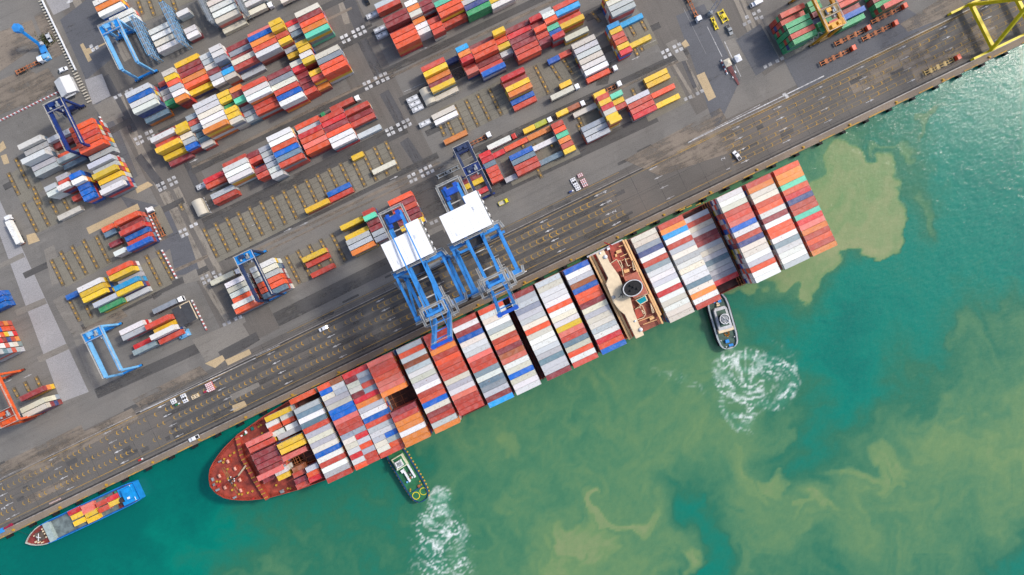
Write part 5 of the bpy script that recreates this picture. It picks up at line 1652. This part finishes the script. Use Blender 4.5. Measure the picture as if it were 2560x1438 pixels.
lb = ['topmost pale box beside the road near the upper block', 'upper of two pale boxes beside the maroon stacks', 'lower of two pale boxes beside the maroon stacks', 'first of three pale boxes beside the arched shed', 'middle of three pale boxes beside the arched shed', 'last of three pale boxes beside the arched shed', 'single pale box beside the two cream containers', 'white roof box with door slots at the end of third block']
for (x, y), l in zip(((930, 37), (949, 73), (955, 87), (1031, 247), (1037, 259), (1044, 271), (1062, 308), (505, 464)), lb):
    p = W(x, y, 1.8); p.z = 0.02
    b_ = empty('equipment_box', p, TH, l, 'box', 'pale equipment boxes')
    MB().box(0, 0, 0, 5.9, 2.3, 1.7).box(0, 1.1, 1.7, 5.9, 0.14, 0.12).box(0, -1.1, 1.7, 5.9, 0.14, 0.12).build('body', [M_LGREY], b_)
    MB().box(-1.4 + random.uniform(-.5, .5), 0.1, 1.7, 1.3, 0.9, 0.15).box(1.5 + random.uniform(-.4, .4), -0.2, 1.7, 1.6, 1.0, 0.15).build('lid', [M_WHITE], b_)
    MB().box(0.1, 0.55, 1.7, 0.5, 0.5, 0.1).box(-2.2, -0.5, 1.7, 0.4, 0.4, 0.1).build('vent', [M_DARK], b_)
gb = empty('crate', W(809, 288), TH, 'small green crate alone in the truck lane', 'crate')
MB().box(0, 0, 0.03, 1.9, 1.9, 1.2).build('body', [paint('crate_green', (60, 160, 104), 0.5)], gb)
MB().box(0, 0, 1.23, 2.0, 2.0, 0.12).box(0, 0, 1.35, 0.12, 2.0, 0.06).build('lid', [paint('crate_green', (60, 160, 104), 0.5)], gb)


def spreader(px, py, ang, mat, l, w, label, z=0.1):
    p = W(px, py, 1); p.z = z
    s = empty('spreader', p, ang, label, 'spreader', 'container spreaders on the ground')
    m = MB()
    for y in (-w / 2, w / 2): m.box(0, y, 0.2, l, 0.35, 0.5)
    m.build('side_beam', [mat], s)
    m = MB()
    for k in (-1, -0.35, 0.35, 1): m.box(k * (l / 2 - 0.2), 0, 0.22, 0.4, w - 0.35, 0.46)
    m.build('cross_beam', [mat], s)
    m = MB()
    for x in (-1, 1):
        for y in (-1, 1): m.box(x * (l / 2 + 0.1), y * w / 2, 0, 0.5, 0.6, 0.8)
    m.build('corner_guide', [mat], s)
    MB().box(0, 0, 0.7, 1.6, w * 0.7, 0.5).tube((-0.9, -0.3, 1.2), (0.9, -0.3, 1.2), 0.3, 8).build('head_block', [mat], s)


spreader(1808, 40, TH - math.pi / 2 + 0.05, M_YEL, 5.6, 2.8, 'wider bright yellow spreader frame near the truss mast')
spreader(1787, 58, TH - math.pi / 2 - 0.05, M_YEL, 5.6, 1.3, 'narrow bright yellow spreader frame beside the wider one')
spreader(1170, 424 - 40, TH, M_GREY, 11.0, 2.0, 'grey spreader frame lying beside the navy gantry crane') if False else None
spreader(1120, 430, TH, M_GREY, 11.0, 1.6, 'grey skeletal trailer bed left beside the navy gantry crane')

# truss mast and striped barriers, red ramp, roofs between the columns
tm = empty('lattice_mast', W(1792, 8), 0, 'grey lattice light mast leaning over the top edge', 'mast')
a, b = Vector((-3.5, -5.5, 3)), Vector((6.5, 10, 22))
m = MB()
sd = Vector((0.84, -0.54, 0)) * 0.9
for s_ in (-1, 1): m.beam(a + sd * s_, b + sd * s_, 0.3, 0.3)
for k in range(12):
    t0, t1 = k / 12, (k + 1) / 12
    m.beam(a.lerp(b, t0) + sd * (1 if k % 2 else -1), a.lerp(b, t1) + sd * (-1 if k % 2 else 1), 0.16, 0.16)
m.build('truss', [M_TRUSS], tm)
MB().box(-3.8, -5.8, 0, 2.0, 2.0, 3.2).tube((-3.8, -5.8, 3.2), (-3.8, -5.8, 4.0), 0.7, 10).build('base', [M_GREY], tm)
MB().box(6.5, 10, 21, 2.5, 1.4, 1.0).build('lamp_head', [M_LGREY], tm)
for x, y, s_, mm, l in ((1815, 161, 2.6, M_TANC, 'grey pyramid roofed booth at the end of the fence'), (1841, 150, 2.4, M_WHITE, 'square white roofed booth beside the white line')):
    bt = empty('booth', W(x, y), TH, l, 'booth')
    MB().box(0, 0, 0, s_, s_ * 1.1, 2.5).build('wall', [M_LGREY], bt)
    h_ = s_ * 0.62
    MB().add([(-h_, -h_ * 1.15, 2.5), (h_, -h_ * 1.15, 2.5), (h_, h_ * 1.15, 2.5), (-h_, h_ * 1.15, 2.5), (0, 0, 3.2)], [(0, 1, 4), (1, 2, 4), (2, 3, 4), (3, 0, 4), (3, 2, 1, 0)]).build('roof', [mm], bt)
    MB().box(0, -s_ * 0.555, 1.1, s_ * 0.7, 0.06, 0.9).build('window', [M_GLASS], bt)
rp = empty('folding_barrier', W(1834, 190), TH - math.pi / 2 + 0.05, 'dark red folding barrier below the pyramid roofed booth', 'barrier')
m = MB()
for k in range(14):
    m.box(-4.6 + k * 0.72, 0, 0.02, 0.4, 2.2 - 0.1 * k, 0.9 - 0.03 * k)
m.build('panel', [paint('dark_red', (132, 44, 50), 0.6, 0.2)], rp)
MB().box(-1.2, 1.2, 0.9, 1.2, 0.4, 0.2).box(0.6, -1.1, 0.9, 0.9, 0.3, 0.2).build('sign', [M_WHITE], rp)


def striped(pts, label, red=(206, 120, 116), w=0.7, h=0.8, step=1.0):
    """row of plastic barrier blocks, alternately red and white"""
    f = empty('barrier_row', W(*pts[0]), 0, label, 'barrier', 'striped barrier rows')
    o = f.location
    mr = paint('barrier_red', red, 0.5); k = 0
    cache = {}
    for p_, q_ in zip(pts, pts[1:]):
        a, b = W(*p_), W(*q_)
        n = max(1, int((b - a).length / step))
        an = math.atan2(b.y - a.y, b.x - a.x)
        for i in range(n):
            c = a.lerp(b, (i + 0.5) / n)
            key = k % 2
            if key not in cache:
                cache[key] = MB().profile([(-step * .45, 0), (step * .45, 0), (step * .45, h), (-step * .45, h)], w * 0.6).box(0, 0, 0, step * 0.9, w, 0.25).mesh('barrier_block', [mr if key else M_WHITE])
            bk = bpy.data.objects.new('barrier_block', cache[key]); C.objects.link(bk)
            bk.parent = f; bk.location = (c.x - o.x, c.y - o.y, 0.05); bk.rotation_euler = (0, 0, an)
            k += 1


striped([(0, 303), (153, 228)], 'red and white barrier row leading to the white hut')
striped([(250, 292), (283, 362)], 'red and white barrier row beside the navy gantry crane')
striped([(296, 390), (330, 467)], 'red and white barrier row beside the yellow pair block')
striped([(366, 520), (402, 600)], 'red and white barrier row beside the bare trailer')
striped([(405, 625), (443, 697)], 'red and white barrier row beside yellow marked slots')
striped([(480, 750), (518, 826)], 'red and white barrier row beside the dark canopy')
striped([(1801, 150), (1818, 187)], 'short striped barrier row beside the grey booth')
# ladder-like kerb fence down the column edge
fn = empty('fence', W(104, 4), 0, 'long pale ladder-like fence running down to the white hut', 'fence')
a, b = W(104, 4), W(228, 262)
o = fn.location
m = MB(); rails = MB()
n = int((b - a).length / 1.5)
dv = (b - a).normalized(); nv = Vector((-dv.y, dv.x, 0))
for k in range(n):
    c = a.lerp(b, k / n) - o
    MBx = m.beam(c - nv * 1.1 + Vector((0, 0, 0.5)), c + nv * 1.1 + Vector((0, 0, 0.5)), 0.5, 0.5)
for s_ in (1.0,):
    rails.beam(a - o + nv * s_ + Vector((0, 0, 1.0)), a.lerp(b, 0.68) - o + nv * s_ + Vector((0, 0, 1.0)), 0.55, 0.8)
m.build('rung', [M_TANC], fn); rails.build('rail', [M_WHITE], fn)

# reefer racks: steel walkway frames between reefer stacks
for i, (x, y, l_, mm, lab) in enumerate(((366, 98, 20, M_LBLUE, 'blue steel reefer rack nearest the pale blue gantry crane'), (440, 64, 20, M_LBLUE, 'blue steel reefer rack between white stacks'), (518, 20, 18, M_GREY, 'grey steel reefer rack beside the cream stack'), (604, 6, 14, M_GREY, 'grey steel reefer rack farthest from the gantry crane'))):
    p = W(x, y, 6); p.z = 0
    r = empty('reefer_rack', p, TH - math.pi / 2, lab, 'rack', 'steel racks between reefer stacks')
    m = MB(); d = MB()
    for k in range(8):
        xx = -l_ / 2 + k * l_ / 7
        for yy in (-0.9, 0.9): m.beam((xx, yy, 0), (xx, yy, 11), 0.22, 0.22)
        m.beam((xx, -0.9, 11), (xx, 0.9, 11), 0.18, 0.18)
        if k < 7:
            m.beam((xx, -0.9, 0.3), (xx + l_ / 7, -0.9, 5.4), 0.12, 0.12)
    m.build('frame', [mm], r)
    for z in (2.8, 5.5, 8.2, 11):
        d.box(0, 0, z, l_, 1.5, 0.08)
    d.build('platform', [M_GREY], r)
    e = MB()
    for z in (2.8, 5.5, 8.2, 11):
        for yy in (-0.9, 0.9): e.beam((-l_ / 2, yy, z + 1), (l_ / 2, yy, z + 1), 0.14, 0.14)
    e.build('handrail', [mm], r)

# blue boom crane
bc = empty('boom_crane', W(110, 118), 0, 'blue mobile boom crane with raised counter box on the grass', 'crane')
tp = W(42, 70, 14) - W(110, 118)
m = MB().beam((0, 0, 2.5), (tp.x, tp.y, 13), 1.2, 1.2)
m.build('boom', [M_SKY], bc)
MB().prism([(tp.x + 2.2 * math.cos(t), tp.y + 2.2 * math.sin(t)) for t in [i * math.pi / 3 for i in range(6)]], 12.2, 14.5).build('counterweight', [M_BLUE], bc)
MB().box(0.6, -1.5, 0.6, 2.6, 4.2, 1.6, 0, 0.4).build('chassis', [M_BLUE], bc)
MB().box(0.6, 0.7, 2.2, 1.6, 1.4, 1.2, 0, 0.4).build('cab', [M_LGREY], bc)
for x in (-0.6, 1.8):
    for y in (-2.8, 0): MB().tube((x, y, 0.55), (x + 0.5, y, 0.55), 0.55, 12).build('wheel', [M_BLACK], bc)
# weeds under it
gr = MB()
for k in range(500):
    p = W(118 + random.gauss(0, 9), 100 + random.gauss(0, 9)); r = random.uniform(0.15, 0.45); t = random.uniform(0, 6.28)
    gr.add([(p.x - r * math.cos(t), p.y - r * math.sin(t), 0.05), (p.x + r * math.cos(t), p.y + r * math.sin(t), 0.05), (p.x + random.uniform(-.3, .3), p.y + random.uniform(-.3, .3), random.uniform(0.3, 0.8))], [(0, 1, 2)])
tag(gr.build('weeds', [paint('weed_green', (84, 96, 50), 0.8, 0.4, 2.0)]), kind='stuff')

# hatch pieces and barrier stacks left on the apron
def slab_thing(px, py, label, mat=M_WHITE, w=2.4, l=2.4):
    p = W(px, py); p.z = 0.03
    s = empty('lashing_bin', p, TH, label, 'bin', 'lashing gear bins on the apron')
    MB().box(0, 0, 0, w, l, 0.7).build('body', [mat], s)
    m = MB()
    for x in (-0.5, 0.5):
        for y in (-0.5, 0.5): m.box(x * w * 0.45, y * l * 0.45, 0.7, w * 0.26, l * 0.2, 0.08)
    m.build('tray', [M_DARK], s)


for x, y, l in ((1433, 452, 'white lashing bin nearest the yard in the group of three'), (1438, 460, 'middle white lashing bin in the group of three'), (1444, 470, 'white lashing bin nearest the quay in the group of three'), (435, 1003, 'white lashing bin beside the green crate by the left lanes'),
                (460, 991, 'upper white lashing bin of the pair on the apron'), (464, 1000, 'lower white lashing bin of the pair on the apron')):
    slab_thing(x, y, l)
slab_thing(489, 991, 'cream lashing bin alone beside the pair of white ones', M_CREAM, 3.6, 1.8)
for x, y, nx_, ny_, l in ((1450, 439, 3, 2, 'small red and white barrier stack above the bins'), (1458, 455, 3, 3, 'middle red and white barrier stack beside the bins'), (1462, 463, 3, 2, 'lowest red and white barrier stack beside the bins'), (526, 967, 4, 5, 'large red and white barrier stack on the apron lanes')):
    p = W(x, y); p.z = 0.03
    s = empty('barrier_stack', p, TH, l, 'barriers', 'stacked barriers on the apron')
    mr = paint('barrier_red', (196, 70, 66), 0.5)
    MB().box(0, 0, 0, nx_ * 0.9, ny_ * 0.9, 0.6).build('base', [mr], s)
    for i in range(nx_):
        for j in range(ny_):
            MB().box((i - (nx_ - 1) / 2) * 0.9, (j - (ny_ - 1) / 2) * 0.9, 0.6, 0.5, 0.5, 0.35).build('block', [M_WHITE], s)
for x, y, mm, l in ((1426, 480, M_NAVY, 'small blue barrow beside the lashing bins'), (515, 979, paint('barrow_red', (170, 40, 70), 0.5), 'small crimson barrow beside the barrier stack'), (444, 1011, M_GREEN, 'small green bin beside the left lashing bin'), (352, 1149, M_RED, 'small red barrow near the quay edge')):
    p = W(x, y); p.z = 0.03
    s = empty('barrow', p, TH, l, 'cart', 'small carts on the apron')
    MB().box(0, 0, 0.3, 1.6, 0.9, 0.7).box(1.1, 0, 0.5, 0.9, 0.7, 0.35, 1).build('tub', [mm, M_WHITE], s)
    for q in (-0.5, 0.5): MB().tube((q, -0.5, 0.25), (q, 0.5, 0.25), 0.25, 10).build('wheel', [M_BLACK], s)

# fenders and bollards along the quay edge
def nth(k):
    tens = ['', '', 'twenty', 'thirty', 'forty']
    if k < 18: return ORD[k]
    if k == 18: return 'nineteenth'
    k += 1
    t, u = divmod(k, 10)
    return (tens[t][:-1] + 'ieth') if u == 0 else tens[t] + '-' + ORD[u - 1]


fp = None
for k in range(44):
    a = 4 + k * 12.6
    p = qp(a, -0.75); 
    if fp is None:
        fm = MB().box(0, 0, -2.6, 2.0, 1.3, 2.4).tube((-0.8, -0.2, -0.4), (0.8, -0.2, -0.4), 0.5, 10).mesh('fender', [M_BLACK])
        fp = fm
    f = bpy.data.objects.new('fender', fm); C.objects.link(f)
    f.location = p; f.rotation_euler = (0, 0, math.atan2(QU.y, QU.x))
    tag(f, nth(k) + ' black rubber fender along the quay wall from the feeder ship end', 'fender', 'rubber fenders along the quay wall')
    if k % 2 == 0:
        q = qp(a + 4, 1.2); q.z = 0.03
        if k == 0:
            bmsh = MB().tube((0, 0, 0), (0, 0, 0.5), 0.3, 10).tube((0, 0, 0.5), (0, 0, 0.75), 0.5, 10).box(0, 0, 0, 1.3, 1.0, 0.12).mesh('mooring_bollard', [M_YELP])
        bl_ = bpy.data.objects.new('mooring_bollard', bmsh); C.objects.link(bl_)
        bl_.location = q
        tag(bl_, nth(k // 2) + ' yellow bollard on the coping from the feeder ship end', 'bollard', 'mooring bollards on the coping')
m = MB()
kb_y = []
a = A0 + 1200
while a < 700:
    m.prism([(p.x, p.y) for p in bandq(a, a + random.uniform(5, 9), 0.15, 0.6)], 0.03, 0.28)
    a += random.uniform(10, 16)
tag(m.build('quay_kerb', [M_YWORN]), kind='structure')
rg = empty('gangway', W(5, 1326), TH, 'blue and crimson gangway at the quay edge, cut by the frame', 'gangway')
MB().box(-1.5, 0, 0.1, 5.5, 2.2, 0.8).build('deck', [M_BLUE], rg)
m = MB().box(4.0, 0.3, 0.1, 4.6, 0.9, 0.7).box(5.8, 0.5, 0.8, 1.6, 1.5, 0.4)
m.build('ramp', [paint('crimson', (150, 30, 62), 0.5, 0.2)], rg)
rg2 = empty('striped_gangway', W(138, 1253), TH, 'pale pink striped ladder lying on the apron above the feeder ship', 'ladder')
m = MB().beam((-3.1, -0.3, 0.15), (3.1, -0.3, 0.15), 0.14).beam((-3.1, 0.3, 0.15), (3.1, 0.3, 0.15), 0.14)
m.build('rail', [M_PINK], rg2)
m = MB()
for k in range(12): m.beam((-2.9 + k * 0.53, -0.3, 0.15), (-2.9 + k * 0.53, 0.3, 0.15), 0.1)
m.build('rung', [M_WHITE], rg2)
# ------------------------------------------------------------------ small vessels
def vessel(name, px0, py0, px1, py1, z, label, cat):
    """bow pixel, stern pixel at height z; local x from bow to stern"""
    a, b = W(px0, py0, z), W(px1, py1, z)
    d = b - a
    o = empty(name, (a.x, a.y, 0), math.atan2(d.y, d.x), label, cat)
    return o, d.length


WL = WZ
# feeder ship with blue hull
fs, FL = vessel('feeder_ship', 64, 1358, 343, 1226, 1.0, 'small blue cargo ship with open hold moored at the quay corner', 'ship')
hb = [(-0.1, 0.1), (1.6, 1.7), (4, 3.2), (7, 4.4), (10, 5.0), (14, 5.3), (FL * .5, 5.4), (FL - 6, 5.3), (FL - 1, 4.9), (FL, 4.5)]
m, inner = hull_mesh(hb, 0.2, 0.9, WL - 3, 2.0, 0.4)
bowm = paint('feeder_bow_grey', (196, 196, 186), 0.5, 0.15)
hull = m.build('hull', [M_SKY, bowm], fs)
for poly in hull.data.polygons:
    if poly.center.x < 10.2: poly.material_index = 1
MB().flat(inner, 0.2).build('deck', [paint('feeder_deck_red', (140, 58, 54), 0.65, 0.25, 0.5)], fs)
M_HOLD = paint('hold_floor', (120, 134, 134), 0.75, 0.3, 0.3)
hx0, hx1 = 12.5, FL - 12
MB().box((hx0 + hx1) / 2, 0, 0.22, hx1 - hx0, 9.0, 0.05).build('hold', [M_HOLD], fs)
m = MB()
for s_ in (-1, 1):
    m.box((hx0 + hx1) / 2 + 4, s_ * 4.65, 0.25, hx1 - hx0 + 8, 0.35, 1.5)
m.build('coaming', [paint('coaming_blue', (20, 96, 176), 0.45, 0.15)], fs)
MB().prism([(hx0 - 0.4, -4.8), (hx0 + 2.6, -4.8), (hx0 + 2.6, 4.8), (hx0 - 0.4, 4.8)], 0.25, 2.4).build('bulkhead', [paint('bulkhead_grey', (168, 184, 180), 0.5, 0.12)], fs)
m = MB().box(8, 0, 0.25, 3.8, 4.4, 1.2).box(7.4, 0.4, 1.45, 2.0, 2.2, 0.5)
m.build('winch_house', [paint('winch_drab', (104, 92, 82), 0.7, 0.3)], fs)
for x, y, s_ in ((5.2, -1.6, 0.8), (6.2, -2.4, 0.7), (10.8, 1.6, 0.8), (10.9, 0.2, 0.7), (10.6, 2.8, 0.7), (5.6, 1.4, 0.6), (10.8, -1.6, 0.7), (7.6, -3.2, 0.6)):
    MB().tube((x, y, 0.25), (x, y, 1.1 + s_), s_ * 0.55, 8).build('vent', [M_CREAM], fs)
MB().beam((7, -1.8, 2.2), (8.6, 1.6, 2.2), 0.25).beam((7.0, 0.6, 2.3), (8.8, -0.8, 2.3), 0.25).build('derrick', [M_WHITE], fs)
M_FB = paint('feeder_blue', (24, 150, 226), 0.45, 0.12)
MB().box(FL - 4.5, 0, 0.25, 7.0, 8.4, 2.2).box(FL - 3.2, 0.6, 2.45, 4.0, 5.6, 2.2).box(FL - 3.4, 2.2, 4.65, 2.4, 2.2, 0.5).build('superstructure', [M_FB], fs)
MB().box(FL - 8.4, 2.6, 0.25, 4.4, 3.2, 0.8).build('deck_plate', [paint('feeder_green', (60, 150, 110), 0.6, 0.25)], fs)
MB().tube((FL - 7.4, -1.0, 0.3), (FL - 7.4, -1.0, 3.4), 1.3, 12).box(FL - 9.2, -2.6, 0.3, 1.8, 1.4, 1.4).build('engine_vent', [paint('sooty', (66, 54, 54), 0.8, 0.3)], fs)
MB().box(FL - 2.8, -1.4, 4.65, 1.0, 1.0, 0.6).build('radar', [M_WHITE], fs)
MB().beam((FL - 1.4, -4, 2.6), (FL - 1.4, 4, 2.6), 0.2).build('stern_rail', [M_WHITE], fs)
fl_ang = fs.rotation_euler[2]
for x, y, ch, lab in ((184, 1279, 'R', 'bright red container foremost on the feeder ship'), (192, 1290, 'y', 'yellow container beside the red one, foremost on the feeder ship'), (198, 1305, 'y', 'large yellow container outermost forward on the feeder ship'), (217, 1266, 'p', 'salmon container in the second bay of the feeder ship, quay side'),
                      (220, 1276, 'p', 'second salmon container on the feeder ship, beside the yellow pair'), (227, 1284, 'y', 'bright yellow container in the middle of the feeder ship'), (232, 1298, 'y', 'yellow container outermost amidships on the feeder ship'), (254, 1258, 'r', 'brick red container in the third bay of the feeder ship'),
                      (260, 1272, 'r', 'brown red container in the third bay of the feeder ship, outer row'), (280, 1245, 'R', 'bright red container aftmost on the feeder ship'), (286, 1257, 'y', 'yellow container aftmost on the feeder ship')):
    p = W(x, y, 3.1)
    container((p.x, p.y, 0.3), fl_ang, 20, ch, 'short_container', uniq(lab), 'containers in the feeder ship hold')
p0, p1 = W(45, 1327, 0.6), W(76, 1340, 1.0)
ro = MB().tube(p0, p1, 0.07, 5).build('mooring_rope', [M_DARK])
tag(ro, 'thin dark mooring rope from feeder bow to quay', 'rope')

# tugs
TUG = [(0, 0.6), (0.8, 2.4), (2.2, 3.9), (4.5, 4.9), (8, 5.3), (16, 5.3), (23, 5.2), (27, 4.7), (28.6, 3.9), (29.6, 2.6), (30, 0.8)]
M_TGREY = paint('tug_grey', (176, 184, 190), 0.5, 0.12)
tg, TL = vessel('tugboat', 1787, 731, 1828, 872, 1.5, 'grey tugboat with round wheelhouse pushing the hull near the stern', 'tug')
k = TL / 30
hbt = [(a * k, b * 0.98) for a, b in TUG]
m, inn = hull_mesh(hbt, 0.0, 0.9, WL - 2, 1.0, 0.75)
m.build('hull', [M_TGREY], tg)
MB().flat(inn, 0.0).build('deck', [M_TUGGR], tg)
m = MB()
for i in range(26):
    a = 3 + i * (TL - 6) / 25
    hw = np.interp(a, [q[0] for q in hbt], [q[1] for q in hbt])
    for s_ in (-1, 1): m.tube((a - 0.35, s_ * (hw + 0.25), -0.5), (a + 0.35, s_ * (hw + 0.25), -0.5), 0.5, 8)
m.build('tyre_fender', [M_BLACK], tg)
h1 = MB().prism([(7.5, -2.4), (8.6, -3.2), (18.6, -3.4), (18.6, 3.4), (8.6, 3.2), (7.5, 2.4)], 0.02, 2.4).build('deckhouse', [M_LGREY], tg)
MB().prism([(9, -2.2), (17.0, -2.3), (17.0, 2.3), (9, 2.2)], 2.4, 2.55).build('roof', [M_TUGGR], h1)
MB().box(18.9, 0, 0.02, 1.9, 7.6, 2.1).build('aft_house', [M_CREAM], tg)
wh = [(13.3 + 2.4 * math.cos(t), 2.2 * math.sin(t)) for t in [i * math.pi / 6 for i in range(12)]]
h2 = MB().prism(wh, 2.55, 5.0).build('wheelhouse', [M_GLASS], tg)
MB().prism([(13.3 + (x - 13.3) * 0.8, y * 0.8) for x, y in wh], 5.0, 5.2).build('roof', [M_GREY], h2)
m = MB()
for (x0, y0), (x1, y1) in zip(wh, wh[1:] + wh[:1]):
    m.beam((x0 * 1.0, y0 * 1.05, 5.2), (x1, y1 * 1.05, 5.2), 0.35, 0.35)
for q in ((11.8, -1), (13.6, 0.9), (14.6, -0.7)): m.beam((q[0], q[1], 5.4), (q[0] + 1.3, q[1] + 0.9, 5.6), 0.25)
m.beam((13.3, 0, 5.2), (13.3, 0, 9.5), 0.25)
m.build('rail', [M_WHITE], tg)
m = MB()
for i in range(16):
    t = i * 0.9
    m.tube((21 + 0.9 * math.cos(t) * (1 + .3 * (i % 3)), 0.4 + 1.1 * math.sin(t), 0.02), (21 + 0.9 * math.cos(t) * (1 + .3 * (i % 3)), 0.4 + 1.1 * math.sin(t), 0.35), 0.35, 8)
m.build('float', [paint('float_orange', (224, 146, 34), 0.6)], tg)
MB().box(24.6, -0.6, 0.02, 1.6, 1.8, 1.1).box(27.0, 0.8, 0.02, 1.2, 2.2, 0.4).build('locker', [M_SKY], tg)
MB().box(4.8, 1.2, 0.02, 1.4, 1.6, 1.0).box(4.6, -1.3, 0.02, 0.8, 0.9, 0.8).build('winch', [M_SKY], tg)
MB().tube((5.6, -0.6, 0.5), (5.6, 0.8, 0.5), 0.55, 10).box(6.6, 0, 0.02, 0.7, 1.6, 1.0).build('drum', [M_CREAM], tg)
for x, y in ((23.5, 3.4), (23.5, -3.4), (27.2, -1.8), (3, 0)):
    MB().tube((x, y, 0), (x, y, 0.8), 0.3, 8).build('bollard', [M_LGREY], tg)

gt, GL = vessel('tugboat', 972, 1108, 1059, 1254, 1.5, 'green decked tugboat with two yellow circles pushing the bow side', 'tug')
k = GL / 30
hbt = [(a * k, b * 0.92) for a, b in TUG]
m, inn = hull_mesh(hbt, 0.0, 0.8, WL - 2, 1.0, 0.5)
m.build('hull', [paint('tug_hull_blue', (26, 74, 120), 0.5, 0.2)], gt)
MB().flat(inn, 0.0).build('deck', [M_GREEN], gt)
m = MB()
for i in range(17):
    a = 3 + i * (GL - 4) / 16
    hw = np.interp(a, [q[0] for q in hbt], [q[1] for q in hbt])
    for s_ in (-1, 1): m.tube((a - 0.4, s_ * (hw + 0.2), -0.3), (a + 0.4, s_ * (hw + 0.2), -0.3), 0.45, 8)
m.build('fender', [M_YELP], gt)
h1 = MB().prism([(7.5, -2.9), (13.5, -2.9), (13.5, 2.9), (7.5, 2.9)], 0.02, 2.6).build('deckhouse', [paint('tug_cream', (226, 228, 196), 0.5, 0.08)], gt)
MB().prism([(8.0, -2.3), (13.0, -2.3), (13.0, 2.3), (8.0, 2.3)], 2.6, 2.75).build('roof', [M_GREEN], h1)
h2 = MB().prism([(9.3, -1.5), (12.4, -1.5), (12.4, 1.5), (9.3, 1.5)], 2.75, 5.0).build('wheelhouse', [M_WHITE], gt)
MB().prism([(9.9, -1.0), (11.9, -1.0), (11.9, 1.0), (9.9, 1.0)], 5.0, 5.15).build('roof', [M_GREY], h2)
m = MB().beam((9.3, -1.5, 5.2), (12.4, -1.5, 5.2), 0.25).beam((9.3, 1.5, 5.2), (12.4, 1.5, 5.2), 0.25).beam((11, 0, 5.1), (12.6, -1.5, 8), 0.2)
m.build('rail', [M_WHITE], gt)
MB().box(17.2, 2.4, 0.02, 7.5, 0.7, 1.4).box(18.2, -0.8, 0.02, 6.6, 0.8, 1.4).box(15.2, -1.2, 0.02, 1.6, 1.6, 1.8).build('casing', [M_WHITE], gt)
for x, y, mm in ((18.6, 1.0, M_GREY), (20.0, 0.4, M_RUSTY), (17.4, 0.6, M_DARK), (19.4, 1.4, M_GREEN), (21.0, -2.2, M_LBLUE), (20.2, 1.0, M_WHITE)):
    MB().tube((x, y, 0.02), (x, y, 0.9), 0.5, 10).build('pipe', [mm], gt)
M_RING = paint('ring_yellow', (238, 220, 30), 0.5, 0.08)
for y in (-2.1, 2.1):
    cx = GL - 4.0
    vs = []
    for r_ in (1.55, 1.9):
        vs += [(cx + r_ * math.cos(2 * math.pi * i / 28), y + r_ * math.sin(2 * math.pi * i / 28), 0.03) for i in range(28)]
    MB().add(vs, [(i, (i + 1) % 28, 28 + (i + 1) % 28, 28 + i) for i in range(28)]).build('deck_circle', [M_RING], gt)
MB().box(GL - 6.6, 0, 0.02, 0.5, 5.6, 0.5).box(GL - 7.4, 1.6, 0.02, 1.2, 1.0, 0.9, 1).build('towing_beam', [paint('tug_hull_blue', (26, 74, 120)), M_RUSTY], gt)
for x, y in ((GL - 7.5, -3.2), (GL - 8.2, -2.8), (GL - 7.5, 3.0), (GL - 9.2, 3.2), (5, 2), (5.2, -2), (4.2, 0)):
    MB().tube((x, y, 0), (x, y, 0.8), 0.35, 8).build('bollard', [M_YELP], gt)

# ------------------------------------------------------------------ the mass of lower containers
me = bpy.data.meshes.new('stacked_containers')
me.from_pydata(stk['v'], [], stk['f'])
ca = me.color_attributes.new('paint', 'FLOAT_COLOR', 'CORNER')
cols = np.repeat(np.array(stk['c'], np.float32), 4, axis=0)
ca.data.foreach_set('color', cols.ravel())
me.materials.append(M_STK)
so = bpy.data.objects.new('stacked_containers', me)
C.objects.link(so)
tag(so, 'lower tiers of containers under the top ones', kind='stuff')
